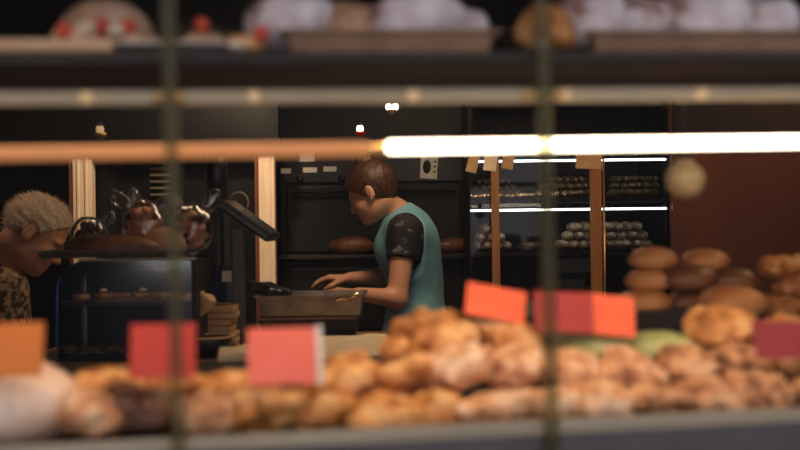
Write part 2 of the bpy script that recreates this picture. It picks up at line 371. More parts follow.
front = [  # px, py, v, scale, mesh kind, material, label
 (92, 412, .075, 1.0, 'l', 'peach', 'pinkish crumbly pastry at the left end of the front row'),
 (143, 408, .085, .95, 'l', 'choc', 'dark glazed pastry under the red card at left'),
 (205, 414, .075, .95, 'l', 'peach', 'pale crumbly pastry right of the left window joint, front row'),
 (264, 408, .075, 1.1, 'l', 'golden', 'large golden pastry directly below the salmon card'),
 (322, 412, .075, .9, 'l', 'golden', 'golden pastry in the front row, right of the salmon card'),
 (378, 414, .08, .95, 'l', 'golden', 'brown golden pastry in the front row left of centre heap'),
 (432, 412, .075, 1.0, 'l', 'golden', 'golden pastry at the bottom of the tall centre heap'),
 (494, 410, .075, 1.0, 'l', 'peach', 'pale golden pastry at the foot of the heap, left of right joint'),
 (545, 408, .08, .9, 'l', 'peach', 'pale pastry behind the foot of the right window joint'),
 (598, 404, .075, 1.0, 'l', 'peach', 'crumbly pastry in the front row below the two red cards'),
 (652, 402, .08, .95, 'r', 'speckled', 'dark speckled pastry low in the front row on the right'),
 (706, 398, .075, 1.0, 'r', 'speckled', 'speckled crumb pastry, second from the right in the front row'),
 (764, 394, .075, 1.0, 'r', 'speckled', 'speckled crumb pastry below the wine red card'),
 (822, 390, .075, 1.0, 'r', 'speckled', 'speckled crumb pastry cut by the right edge'),
 (118, 388, .16, .95, 'l', 'golden', 'golden pastry in second row left of the red card'),
 (172, 386, .17, .85, 'l', 'golden', 'golden pastry behind the left window joint, below the red card'),
 (226, 388, .17, .9, 'l', 'golden', 'golden pastry in second row, left of the salmon card'),
 (284, 382, .18, 1.0, 'l', 'golden', 'golden pastry behind the salmon card'),
 (342, 377, .18, 1.1, 'l', 'golden', 'golden pastry in second row in front of the parchment sheets'),
 (398, 378, .165, .95, 'l', 'golden', 'golden pastry on the left flank of the tall heap'),
 (452, 368, .165, 1.1, 'l', 'peach', 'pale topped pastry in the middle of the tall heap'),
 (512, 366, .165, 1.0, 'l', 'peach', 'pale crumbly pastry on the right flank of the tall heap'),
 (570, 370, .165, 1.0, 'l', 'peach', 'crumbly pastry in front of the left green pastry'),
 (628, 368, .165, 1.0, 'l', 'peach', 'crumbly pastry in front of the right green pastry'),
 (684, 366, .165, 1.0, 'r', 'speckled', 'speckled pastry in second row in front of the golden crumble'),
 (738, 362, .165, 1.0, 'r', 'speckled', 'speckled pastry in second row left of the wine red card'),
 (794, 358, .165, 1.0, 'r', 'speckled', 'speckled pastry behind the wine red card'),
 (437, 336, .24, 1.2, 'l', 'golden', 'big golden pastry crowning the tall heap'),
 (404, 352, .25, .8, 'l', 'golden', 'small golden pastry at the upper left of the tall heap'),
 (510, 338, .25, 1.15, 'l', 'golden', 'golden pastry on top of the heap under the tilted coral card'),
 (722, 328, .26, 1.1, 'r', 'golden', 'golden crumble pastry on top right in front of the rolls'),
 (782, 334, .27, 1.0, 'r', 'golden', 'golden crumble pastry on top, behind the wine red card'),
]
rs_ = random.Random(3)
for i, (px, py, v, sc, k, m, lab) in enumerate(front):
    me = (CL if k == 'l' else CR_)[i % (6 if k == 'l' else 3)]
    inst('crumble_pastry', me, m, at(px, py, yv(px, v)), (R(rs_.uniform(8, 22)), R(rs_.uniform(-10, 10)), rs_.uniform(0, 6.28)), sc * 1.13, lab, 'pastry', G1)
FL = fat(5, .066, .045, .026, .004, 70, name='flat_pastry')
inst('green_pastry', FL, 'green', at(586, 348, yv(586, .25)), (R(12), 0, .1), 1, 'pale green flat pastry behind the left of the two red cards', 'pastry')
inst('green_pastry', FL, 'green', at(656, 349, yv(656, .25)), (R(12), 0, -.1), 1, 'pale green flat pastry left of the golden crumble', 'pastry')
# pale floured loaf at the far left, on its tray
PL = fat(9, .12, .10, .06, .006, 40, name='pale_loaf', h=.008)
inst('floured_loaf', PL, 'pale', at(0, 402, yv(5, .135)), (R(8), R(4), .3), 1.0, 'big pale floured loaf in the lower left corner', 'bread')
# pastry tray edge
def tray_mesh(w_, d_, h_, lip=.012, t=.002):
    bm = bmesh.new(); rings = []
    for (e, z) in ((0, 0), (0, t), (lip * .4, h_), (lip, h_), (lip, h_ - t * 1.2), (lip * .5, h_ - t), (.0, -.0)):
        pass
    prof = [(-.006, 0), (lip * .35, h_), (lip, h_ + .001), (lip, h_ - t), (lip * .35 + t, h_ - t), (.0, 0)]
    def ring(e, z): return [bm.verts.new((sx * (w_ / 2 + e), sy * (d_ / 2 + e), z)) for sx, sy in ((-1, -1), (1, -1), (1, 1), (-1, 1))]
    inn = ring(-.008, t); r1 = ring(0, h_); r2 = ring(lip, h_ + .001); r3 = ring(lip, h_ - t); r4 = ring(.002, h_ - t * 1.5); r5 = ring(-.006, 0)
    seq = [inn, r1, r2, r3, r4, r5]
    bm.faces.new(inn)
    for a, b in zip(seq[:-1], seq[1:]):
        for i in range(4): bm.faces.new((a[i], b[i], b[(i + 1) % 4], a[(i + 1) % 4]))
    bm.faces.new(r5[::-1]); bmesh.ops.recalc_face_normals(bm, faces=bm.faces); return bm
def wplace(o, u, v, z, rz=0, rx=0):
    o.matrix_world = W @ Matrix.Translation((u, v, z)) @ Matrix.Rotation(rz, 4, 'Z') @ Matrix.Rotation(rx, 4, 'X'); return o

# ---- price cards
def price_card(px, py, wpx, hpx, v, m, label, rz=0, tilt=0, holder=False):
    Y = yv(px, v); s = Y / F; p = at(px, py, Y); w_, h_ = wpx * s, hpx * s
    t = thing('price_card', label, 'price card', p, (R(-22), tilt, TH + rz), 'price cards in the window')
    obj('sheet', box(-w_ / 2, -.0006, -h_ / 2, w_ / 2, .0006, h_ / 2, .0004, seg=1), m, t)
    obj('pick', tube([(0, .003, -h_ / 2 - .05), (0, .003, h_ * .3)], .0018, 6), 'acrylic', t)
    if holder: obj('clear_edge', box(w_ / 2 + .0005, -.002, -h_ / 2 - .002, w_ / 2 + .009, .002, h_ / 2 + .002), 'paper_white', t)
    return t
price_card(14, 350, 56, 56, .05, 'c_orange', 'plain orange price card at the left edge')
price_card(163, 351, 64, 56, .05, 'c_red', 'red price card crossed by the left window joint')
price_card(282, 356, 68, 58, .05, 'c_salmon', 'salmon pink price card with a pale right edge', holder=True)
price_card(496, 303, 62, 34, .22, 'c_coral', 'tilted coral orange price card on top of the tall heap', tilt=R(12))
price_card(564, 312, 60, 42, .20, 'c_scarlet', 'dark red price card right beside the right window joint', tilt=R(4))
price_card(608, 315, 56, 42, .22, 'c_coral', 'bright orange red price card overlapping the dark red one', tilt=R(7))
price_card(782, 340, 60, 40, .09, 'c_wine', 'wine red price card near the right edge', tilt=R(2))

# ---- upper shelf goods
SZ = 1.577
def wtray(u, v, w_, d_, h_, m, label, rz=0):
    o = obj('serving_tray', tray_mesh(w_, d_, h_), m); wplace(o, u, v, SZ, rz); return tag(o, label, 'tray')
wtray(u_of(400), .12, .285, .16, .032, 'tray_warm', 'metal tray of sugared pastries on the middle of the upper shelf')
wtray(u_of(722), .13, .33, .17, .032, 'tray_warm', 'metal tray of sugared pastries on the right of the upper shelf')
wtray(u_of(168), .12, .165, .15, .016, 'steel', 'grey tray with strawberry cakes on the left of the upper shelf')
bd = obj('serving_board', box(-.16, -.07, 0, .16, .07, .018, .006), 'light_wood'); wplace(bd, u_of(-12), .085, SZ); tag(bd, 'pale wooden board at the left end of the upper shelf', 'board')
SB = [fat(s, .066, .055, .048, .011, 75, name='sugar_pastry') for s in (21, 22, 23)]
SL = fat(25, .07, .04, .026, .004, 60, name='long_pastry')
def ups(px, v, dz, me, m, sc, label, rz=0, name='sugared_pastry', cat='pastry'):
    o = inst(name, me, m, (0, 0, 0), label=label, cat=cat, group='pastries on the upper shelf')
    o.matrix_world = W @ Matrix.Translation((u_of(px), v, SZ + dz + (.014 if me in SB else 0))) @ Matrix.Rotation(rz, 4, 'Z') @ Matrix.Scale(sc * (1.15 if me in SB else 1.2 if me is SL else 1), 4); return o
ups(300, .12, .040, SB[0], 'sugar', .9, 'sugar dusted pastry at the left end of the middle tray', .2)
ups(366, .14, .036, SB[1], 'beige_pastry', .75, 'brownish pastry between the sugared ones on the middle tray', .8)
ups(434, .12, .042, SB[2], 'sugar', .95, 'large sugar dusted pastry right of centre on the middle tray', -.1)
ups(482, .15, .038, SB[0], 'sugar', .72, 'small sugar dusted pastry at the right end of the middle tray', .7)
ups(572, .10, .028, SB[1], 'golden', .72, 'small brown pastry between the two sugared trays', .9)
ups(622, .12, .042, SB[2], 'sugar', .9, 'sugar dusted pastry at the left end of the right tray', .5)
ups(672, .10, .038, SB[0], 'sugar', .75, 'sugar dusted pastry second from left on the right tray', 1.2)
ups(742, .11, .042, SB[1], 'sugar', 1.0, 'bluish white sugared pastry in the middle of the right tray', .1)
ups(806, .12, .038, SB[2], 'sugar', .85, 'sugared pastry cut by the right edge on the right tray', .3)
ups(96, .20, .052, SL, 'beige_pastry', 1.0, 'long beige pastry behind the strawberry cakes', .05, 'long_pastry').scale = (1.05, 1.1, 1.9)
CK = fat(27, .034, .03, .018, .003, 90, name='small_cake', h=.004)
for k, (px, v, lab) in enumerate(((70, .10, 'leftmost'), (104, .13, 'second'), (132, .10, 'third'), (204, .11, 'rightmost'))):
    ups(px, v, .024 if px > 90 else .034, CK, 'beige_pastry', 1, 'small beige cake on the upper shelf, %s of the four strawberry cakes' % lab, k, 'small_cake', 'cake')
ups(248, .07, .016, CK, 'golden', .9, 'small golden cake left of the middle tray', 0, 'small_cake', 'cake')
def berry_mesh():
    bm = lathe([(0, -.011), (.006, -.008), (.0095, 0), (.0085, .006), (.004, .009), (0, .0095)], 14); me = bpy.data.meshes.new('strawberry'); bm.to_mesh(me); bm.free(); return me
BM_ = berry_mesh(); CM = fat(29, .012, .011, .009, .001, 200, name='cream', h=.0025)
for px, v, dz, lab in ((60, .07, .037, 'on the board'), (97, .105, .050, 'above the grey tray on the left'), (127, .075, .044, 'in the middle of the grey tray'), (204, .085, .048, 'on the right of the grey tray'), (266, .05, .030, 'beside the middle tray')):
    o = ups(px, v, dz, BM_, 'berry', 1.15, 'red strawberry %s' % lab, 0, 'strawberry', 'strawberry'); o['group'] = 'strawberries on the upper shelf'
for px, v, dz, lab in ((84, .08, .042, 'right of the leftmost strawberry'), (115, .07, .036, 'between two strawberries on the grey tray'), (241, .035, .010, 'at the edge of the shelf near the middle tray'), (552, .03, .010, 'at the shelf edge by the right window joint')):
    o = ups(px, v, dz, CM, 'cream', 1.05, 'blob of cream %s' % lab, 0, 'cream_puff', 'cream'); o['group'] = 'cream dots on the upper shelf'

# frosted bulb hanging under the upper shelf
p = at(685, 178, 1.88)
t = thing('hanging_bulb', 'unlit frosted bulb hanging under the shelf at right', 'lamp', p)
obj('bulb', lathe([(0, -.036), (.017, -.032), (.029, -.020), (.034, -.002), (.030, .014), (.016, .026), (.012, .034), (0, .035)], 24), 'frost', t)
obj('socket', lathe([(0, .033), (.013, .033), (.013, .052), (.006, .056), (0, .056)], 16), 'black_plastic', t)
obj('cord', tube([(0, 0, .055), (0, 0, 1.562 - p.z + .003)], .002, 6), 'black_plastic', t)

# ---- bread rolls stacked at the right
BN = [fat(s, .046, .034, .024, .002, 50, cr, name='bread_roll') for s, cr in ((41, True), (42, False), (43, True))]
RSC = 1.14
rolls = [(645, 303, 2.24, 1.12, 1, 'crust', 'tan bread roll at the bottom left of the roll stack'), (690, 303, 2.26, .95, 0, 'dark_crust', 'dark bread roll in the bottom row, second from left'),
 (733, 303, 2.14, 1.35, 2, 'crust', 'large brown bread roll at the front of the stack'), (650, 280, 2.26, 1.0, 0, 'crust', 'tan bread roll in the middle row at left'),
 (690, 279, 2.25, 1.18, 1, 'dark_crust', 'big dark bread roll in the middle of the stack'), (734, 281, 2.25, 1.05, 2, 'dark_crust', 'dark creased bread roll at the right of the middle row'),
 (653, 259, 2.27, 1.0, 2, 'crust', 'pale topped bread roll at the top left of the stack'), (706, 261, 2.30, 1.0, 1, 'crust', 'golden bread roll at the top right of the stack'),
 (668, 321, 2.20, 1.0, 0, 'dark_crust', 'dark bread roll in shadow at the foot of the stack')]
for i, (px, py, Y, sc, k, m, lab) in enumerate(rolls):
    inst('bread_roll', BN[k], m, at(px, py, Y), (R(6), 0, R((-8, 5, 12)[i % 3])), sc * RSC, lab, 'bread', 'bread rolls stacked in the window')
CRO = [clump(s, 14, .05, .035, .026, .015, 'croissant') for s in (51, 52)]
for i, (px, py, Y, sc, m, lab) in enumerate(((781, 266, 2.26, .95, 'golden', 'golden knobbly roll on top at the right edge'), (800, 288, 2.24, 1.15, 'crust', 'brown knobbly roll below the golden one at the right edge'), (772, 307, 2.2, 1.05, 'crust', 'brown knobbly roll beside the large brown bread roll'), (818, 264, 2.3, 1.0, 'golden', 'golden knobbly roll cut by the right edge'))):
    inst('knobbly_roll', CRO[i % 2], m, at(px, py, Y), (R(5), 0, i), sc, lab, 'bread', 'knobbly rolls at the right')

# ------------------------------------------------------------------ back of the shop
def post(i, x0, x1, Y, label):
    a = at(x0, 225, Y).x; b = at(x1, 225, Y).x
    o = struct('trim_%d' % i, box(a, Y, 0, b, Y + .06, 2.3, .003), 'post_wood', label)
    obj('edge_strip', box(a - .016, Y + .005, 0, a, Y + .055, 2.3), 'red_wood', o)
    for k in range(2): obj('groove_moulding', box(a + (b - a) * (.22 + .42 * k), Y - .005, 0, a + (b - a) * (.36 + .42 * k), Y + .002, 2.3, .002), 'post_wood', o)
    return o
post(1, 73, 92, 4.5, 'pale doorway post behind the elderly man'); post(2, 259, 275, 4.5, 'pale doorway post left of the dark oven')
# dark glazed panel between posts with louvre vent
pn = struct('wall_panel', box(at(92, 0, 4.6).x, 4.6, 0, at(256, 0, 4.6).x, 4.66, 2.3), 'dark_panel', 'dark panelling between the two pale posts')
for px in (112, 176, 214): obj('panel_batten', box(at(px, 225, 4.58).x - .012, 4.58, 0, at(px, 225, 4.58).x + .012, 4.6, 2.3), 'black_metal', pn)
p0, p1 = at(149, 198, 4.55), at(171, 152, 4.55)
v = thing('louvre_vent', 'dark vent with pale horizontal louvre slats behind the snack bags', 'vent', (p0.x, 4.55, p0.z))
wv, hv = p1.x - p0.x, p1.z - p0.z
obj('frame', box(-.01, .02, -.01, wv + .01, .05, hv + .01), 'black_metal', v)
for k in range(7): obj('slat', box(.004, -.004, 0, wv - .004, .004, .011, .001), 'tray_metal', v, (0, .004, hv * (k + .3) / 7), (R(-35), 0, 0))

struct('trim_7', box(-2.45, 4.465, at(170, 151, 4.47).z, at(277, 0, 4.48).x, 4.495, 2.3), 'dark_panel', 'dark header over the doorway posts')
struct('trim_8', box(1.045, 4.20, at(720, 136, 4.2).z, 2.2, 4.249, 2.3), 'dark_wall', 'dark header over the brown partition')
# dark oven in the middle
ox0, ox1 = at(277, 0, 4.8).x, at(466, 0, 4.8).x
ov = thing('deck_oven', 'large dark deck oven behind the woman', 'oven', (ox0, 4.8, 0)); ow = ox1 - ox0
zz = lambda py, Y=4.8: at(370, py, Y).z
obj('body', box(0, .03, 0, ow, .55, 2.1, .006), 'black_metal', ov)
for a, b in ((262, 330), (185, 252)): 
    d = obj('door', box(.03, 0, zz(b), ow - .03, .03, zz(a) if a > 0 else 2, .008), 'black_metal', ov) if False else obj('door', box(.03, 0, min(zz(a), zz(b)), ow - .03, .03, max(zz(a), zz(b)), .008), 'black_metal', ov)
    zt = max(zz(a), zz(b)) - .03
    obj('handle', tube([(.06, .0, zt), (.06, -.035, zt), (ow - .06, -.035, zt), (ow - .06, 0, zt)], .008, 8), 'black_metal', d)
obj('ledge', box(0, -.06, zz(258), ow, .03, zz(254), .002), 'dark_shelf', ov)
obj('control_panel', box(.02, .012, zz(182), ow - .02, .03, zz(140), .004), 'black_plastic', ov)
def sticker(px, py, wp, hp, rot=0, marks=False):
    q = at(px, py, 4.81); s = 4.81 / F
    k = obj('paper_label', box(-wp * s / 2, -.001, -hp * s / 2, wp * s / 2, .001, hp * s / 2), 'paper_white', ov, (q.x - ox0, .010 if True else 0, q.z), (0, rot, 0))
    if marks: obj('oval_print', lathe([(0, -.001), (hp * s * .3, -.001), (hp * s * .3, 0), (0, 0)], 20), 'ink', k, (-wp * s * .12, -.0012, 0), (R(90), 0, 0), (.6, 1, 1)); [obj('print_line', box(-.006, -.0015, -.004, .006, -.001, .004), 'ink', k, (wp * s * .34, 0, hp * s * (.25 - .22 * j))) for j in range(3)]
    return k
sticker(429, 167, 17, 23, R(4), True)
sticker(307, 155, 15, 13); sticker(286, 171, 10, 5); sticker(310, 170, 14, 5); sticker(330, 169, 13, 5)
for px in (300, 342, 390): obj('knob', lathe([(0, -.02), (.014, -.02), (.017, 0), (0, 0)], 16), 'black_plastic', ov, (at(px, 176, 4.81).x - ox0, .012, zz(178)), (R(-90), 0, 0))
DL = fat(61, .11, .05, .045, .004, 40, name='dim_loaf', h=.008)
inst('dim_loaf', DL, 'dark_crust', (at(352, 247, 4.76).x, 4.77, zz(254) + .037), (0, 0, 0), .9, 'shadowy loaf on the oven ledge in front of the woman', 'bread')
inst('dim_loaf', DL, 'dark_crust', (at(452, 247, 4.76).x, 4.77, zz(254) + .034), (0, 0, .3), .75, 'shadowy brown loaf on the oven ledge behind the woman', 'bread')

# ---- lit glass cabinet on the right
CY = 4.3; cx0, cx1 = at(467, 0, CY).x, at(664, 0, CY).x; cw = cx1 - cx0
cz = lambda py, Y=CY: at(565, py, Y).z
cb = thing('display_cabinet', 'glass fronted cabinet with two lit shelves of rolls', 'cabinet', (cx0, CY, 0))
obj('back_panel', box(0, .42, 0, cw, .44, 1.95), 'black_metal', cb)
for a in (0, cw - .015): obj('side_panel', box(a, 0, 0, a + .015, .42, 1.95), 'black_metal', cb)
obj('top_panel', box(0, 0, 1.93, cw, .44, 1.95), 'black_metal', cb)
shz = [cz(197), cz(251), cz(292)]
for z in shz: obj('shelf', box(.015, .0, z - .022, cw - .015, .42, z, .002), 'black_metal', cb)
obj('base', box(.015, .005, 0, cw - .015, .42, .8), 'black_metal', cb)
for py in (160.5, 209.5):
    s = obj('light_strip', box(.004, -.006, cz(py) - .004, cw - .004, .004, cz(py) + .004, .001), 'led_cool', cb)
obj('lamp_profile', box(.004, .0, cz(160.5) + .004, cw - .004, .016, cz(155), .001), 'black_metal', cb)
for a, b in ((.0, .5), (.5, 1)): obj('glass_door', box(cw * a + .004, -.014, .82, cw * b - .002, -.010, 1.92), 'cab_glass', cb)
ux = at(597, 225, 4.1).x - cx0
for px, wpx in ((496.5, 8), (598, 11)):
    c_ = at(px, 225, 4.2).x - cx0; hw = wpx * 4.2 / F / 2
    obj('upright', box(c_ - hw, -.07, 0, c_ + hw, -.04, 1.68, .003), 'tan_wood', cb)
c_ = at(606.5, 225, 4.2).x - cx0; obj('edge_rod', tube([(c_, -.05, .0), (c_, -.05, 1.62)], .004, 8), 'brass', cb)
for px, py, wp, hp in ((571, 266, 40, 13), (570, 284, 30, 9)):
    q = at(px, py, CY - .004); s = CY / F
    obj('name_plate', box(-wp * s / 2, -.002, -hp * s / 2, wp * s / 2, .002, hp * s / 2), 'grey_panel', cb, (q.x - cx0, .0 - .002, q.z))
for px, py, wp, hp, rt, m, lab in ((474, 163, 11, 17, 14, 'kraft', 'small hanging card at the left end of the lit cabinet'), (491, 162, 13, 17, 8, 'parch', 'small hanging card on the thin wooden upright'), (510, 161, 12, 14, 10, 'kraft', 'small hanging card right of the thin wooden upright'), (590, 161, 26, 15, 3, 'kraft', 'wide card at the top of the thick wooden upright')):
    q = at(px, py, 4.20); s = 4.2 / F
    o = obj('hanging_card', box(-wp * s / 2, -.001, -hp * s / 2, wp * s / 2, .001, hp * s / 2), m, None, (q.x, 4.2285 if px in (491, 590) else CY - .0152, q.z), (0, R(rt), 0)); tag(o, lab, 'card', 'cards on the lit cabinet')
# wound rolls, seen end on
def roll_mesh(seed):
    bm = bmesh.new(); n, m_ = 14, 16; rings = []
    for j in range(m_ + 1):
        t = j / m_; r = .0155 * (math.sin(math.pi * min(max(t, .02), .98)) ** .35); ring = []
        for i in range(n):
            a = 2 * math.pi * i / n; rr = r * (1 + .16 * abs(math.sin(t * 9 + a)))
            ring.append(bm.verts.new((rr * math.cos(a), (t - .5) * .12, rr * math.sin(a))))
        rings.append(ring)
    for a, b in zip(rings[:-1], rings[1:]):
        for i in range(n): bm.faces.new((a[i], b[i], b[(i + 1) % n], a[(i + 1) % n]))
    bm.faces.new(rings[0]); bm.faces.new(rings[-1][::-1])
    for f in bm.faces: f.smooth = True
    bmesh.ops.recalc_face_normals(bm, faces=bm.faces); me = bpy.data.meshes.new('wound_roll'); bm.to_mesh(me); bm.free(); return me
RM = roll_mesh(1)
def pile(px0, px1, rows, z, m, label, group, sc=1.0, skew=0, y0=.10, taper=1):
    s = CY / F; d = .031 * sc * 1.10; x0 = at(px0, 225, CY + .1).x; x1 = at(px1, 225, CY + .1).x; n = max(1, int((x1 - x0) / d))
    for k in range(rows):
        for i in range(n - k * taper):
            x = x0 + d * (i + .5 + .5 * k * taper) + skew * k * d
            inst('wound_roll', RM, m, (x, CY + y0 + .012 * k + rs_.uniform(-.008, .008), z + .0178 * sc + k * d * .86), (0, rs_.uniform(0, 6), .12 + rs_.uniform(-.10, .10)), sc, label, 'pastry', group)
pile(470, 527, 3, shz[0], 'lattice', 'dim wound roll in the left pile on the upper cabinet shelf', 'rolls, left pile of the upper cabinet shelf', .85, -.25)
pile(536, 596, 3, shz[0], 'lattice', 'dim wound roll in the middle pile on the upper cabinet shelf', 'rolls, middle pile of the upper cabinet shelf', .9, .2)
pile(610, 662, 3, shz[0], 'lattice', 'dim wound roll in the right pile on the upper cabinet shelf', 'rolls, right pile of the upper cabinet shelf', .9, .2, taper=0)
pile(471, 519, 3, shz[1], 'bright_roll', 'bright roll in the left pile on the lower cabinet shelf', 'rolls, left pile of the lower cabinet shelf', 1.15, -.1, taper=1)
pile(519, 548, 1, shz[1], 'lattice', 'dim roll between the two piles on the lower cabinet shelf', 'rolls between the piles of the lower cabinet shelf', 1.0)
pile(556, 656, 3, shz[1], 'bright_roll', 'bright roll in the wide right pile on the lower cabinet shelf', 'rolls, right pile of the lower cabinet shelf', 1.2, .15)

# ---- lamp reflections, built as ceiling downlights and small hanging bulbs
for i, (px, py, lab) in enumerate(((42, 23, 'ceiling lamp reflection built as a downlight at the upper left, further back'), (150, 3, 'ceiling lamp reflection built as a downlight at the top, right of the other'))):
    d = at(px, py, 1) - EYE; Y = (2.3 - EYE.z) / d.z; p = EYE + d * Y
    t = thing('reflected_downlight', lab, 'lamp', (p.x, p.y, 2.3), group='ceiling lamp reflections')
    obj('trim_ring', lathe([(.03, 0), (.05, 0), (.05, -.006), (.034, -.010), (.03, -.004)], 24), 'steel', t)
    obj('lens', lathe([(0, -.004), (.03, -.004), (.03, -.001), (0, -.001)], 24), 'reflected_lamp', t)
for px, py, Y, k, lab in ((360, 129, 4.0, 0, 'tiny red edged lamp reflection built as a bulb above the woman'), (392, 107, 4.2, 1, 'tiny double lamp reflection built as bulbs highest above the woman'), (100, 130, 3.2, 2, 'tiny dim lamp reflection built as a bulb at the left above the doorway')):
    p = at(px, py, Y); t = thing('reflection_bulb', lab, 'lamp', p, group='small lamp reflections')
    for dx in ((0,) if k != 1 else (-.012, .012)):
        obj('bulb', lathe([(0, -.010), (.006, -.008), (.009, 0), (.007, .008), (0, .010)], 14), 'reflected_lamp' if k < 2 else 'reflected_glow', t, (dx, 0, 0), None, 1.35)
    obj('shade', lathe([(.008, -.026), (.017, -.022), (.021, -.010), (.020, -.010), (.016, -.021), (.008, -.025)], 18), 'red_glint' if k == 0 else 'brass', t, (0, 0, 0), None, .9)
    obj('socket', lathe([(0, .008), (.008, .008), (.008, .02), (0, .022)], 12), 'black_plastic', t)
    obj('cord', tube([(0, 0, .02), (0, 0, 2.3 - p.z)], .0015, 6), 'black_plastic', t)

# ------------------------------------------------------------------ service counter and what stands on it
ctz = .98
ct = thing('service_counter', 'dark service counter under the trays and the curved glass case', 'counter', (0, 0, 0))
obj('worktop', box(-1.06, 3.0, ctz - .04, -.02, 3.78, ctz, .004), 'brown_wood', ct)
obj('body', box(-1.03, 3.04, 0, -.05, 3.74, ctz - .04), 'navy', ct)
obj('front_leaf', box(at(218, 0, 2.8).x, 2.76, ctz - .04, -.02, 3.0, ctz - .001, .004), 'brown_wood', ct); obj('front_body', box(at(222, 0, 2.8).x, 2.8, 0, -.05, 3.04, ctz - .04), 'navy', ct)
# curved glass case
x0, x1 = at(52, 0, 3.02).x, at(188, 0, 3.02).x; y0, y1 = 3.02, 3.30; zt = at(100, 261, 3.02).z
cs = thing('curved_glass_case', 'curved glass counter case with blue reflections and a row of tarts', 'display case', (0, 0, 0))
rad = .075; prof = [(x0, ctz)] + [(x0 + rad - rad * math.cos(a), zt - rad + rad * math.sin(a)) for a in [R(90) * k / 8 for k in range(9)]] + [(x1, zt)]
def sheet(prof, y0, y1, t=.004):
    bm = bmesh.new(); n = len(prof); q = []
    for k, (x, z) in enumerate(prof):
        a = prof[max(k - 1, 0)]; b = prof[min(k + 1, n - 1)]; dx, dz = b[0] - a[0], b[1] - a[1]; l = math.hypot(dx, dz)
        q.append((x + dz / l * t, z - dx / l * t))
    return slab(prof + q[::-1], y0, y1, bm)
obj('curved_glass', sheet(prof, y0 + .026, y1), 'case_glass', cs)
fg = obj('front_glass', slab([(x, z - ctz) for x, z in prof] + [(x1, 0)], -.002, .002), 'case_glass', cs, (0, y0 - .003, ctz), (R(-5), 0, 0))
obj('end_panel', box(x1, y0, ctz, x1 + .01, y1, zt), 'black_metal', cs)
tz = at(120, 299, 3.15).z
obj('inner_shelf', box(x0 + .01, y0 + .02, tz - .012, x1, y1 - .02, tz), 'tray_metal', cs)
obj('rear_panel', box(x0 + .01, y1 - .02, ctz, x1, y1 - .01, zt - .03), 'navy', cs)
obj('floor_panel', box(x0 + .006, y0, ctz, x1, y1, ctz + .006), 'navy', cs)
obj('added_case_glow', box(x0 + .08, y0 + .040, zt - .012, x1 - .01, y0 + .052, zt - .009), 'case_fill_glow', cs)  # hidden glow added inside the case to brighten the tarts
obj('glow_cover', box(x0 + .07, y0 + .028, zt - .022, x1, y0 + .033, zt - .004), 'black_metal', cs); obj('glow_cover', box(x0 + .07, y0 + .033, zt - .008, x1, y0 + .07, zt - .004), 'black_metal', cs)  # covers put in to hide the added glow
obj('top_frame', box(x0 + .06, y0 + .012, zt - .001, x1 + .01, y0 + .028, zt + .006), 'steel', cs)
TS = lathe([(0, 0), (.020, 0), (.027, .016), (.025, .017), (.021, .010), (0, .010)], 20); tsm = bpy.data.meshes.new('tart_shell'); TS.to_mesh(tsm); TS.free(); tsm.materials.append(M['golden'])
TFm = fat(71, .022, .022, .012, .001, 150, name='tart_filling', h=.004); TFm.materials.append(M['tart_fill'])
nm = ('first', 'second', 'third', 'fourth', 'fifth', 'sixth')
for i, px in enumerate((78, 98, 118, 138, 158, 176)):
    t = thing('fruit_tart', 'small dark fruit tart in the glass case, %s from the left' % nm[i], 'tart', (at(px, 0, 3.12).x, 3.12 + .02 * (i % 2), tz), (0, 0, i), 'tarts in the glass case')
    obj('shell', tsm, None, t); obj('filling', TFm, None, t, (0, 0, .013))
    if i in (1, 3): obj('cream_top', CM, None, t, (0, 0, .024), None, .9).data = inst.c.get('x') or CM
if not CM.materials: CM.materials.append(M['cream'])
for i, px in enumerate((66, 80, 95, 112)):
    inst('biscuit', CK, 'golden', (at(px, 0, 3.10).x, 3.10, ctz + .022), (0, 0, i), .8, 'golden biscuit on the floor of the glass case, %s from the left' % nm[i], 'biscuit', 'biscuits low in the glass case')
# tray and loaf on top of the case
tx0, tx1 = at(40, 0, 3.1).x, at(189, 0, 3.1).x
o = obj('baking_tray', tray_mesh(tx1 - tx0 - .02, .12, .020), 'tray_metal', None, ((tx0 + tx1) / 2, 3.085, zt + .008)); tag(o, 'dark metal tray on top of the glass case under the long loaf', 'tray')
LF = fat(81, .135, .05, .034, .003, 30, name='long_loaf', h=.007)
inst('long_loaf', LF, 'dark_crust', (at(110, 0, 3.09).x, 3.085, zt + .038), (0, R(2), .03), 1.0, 'long brown loaf on the tray over the glass case', 'bread')
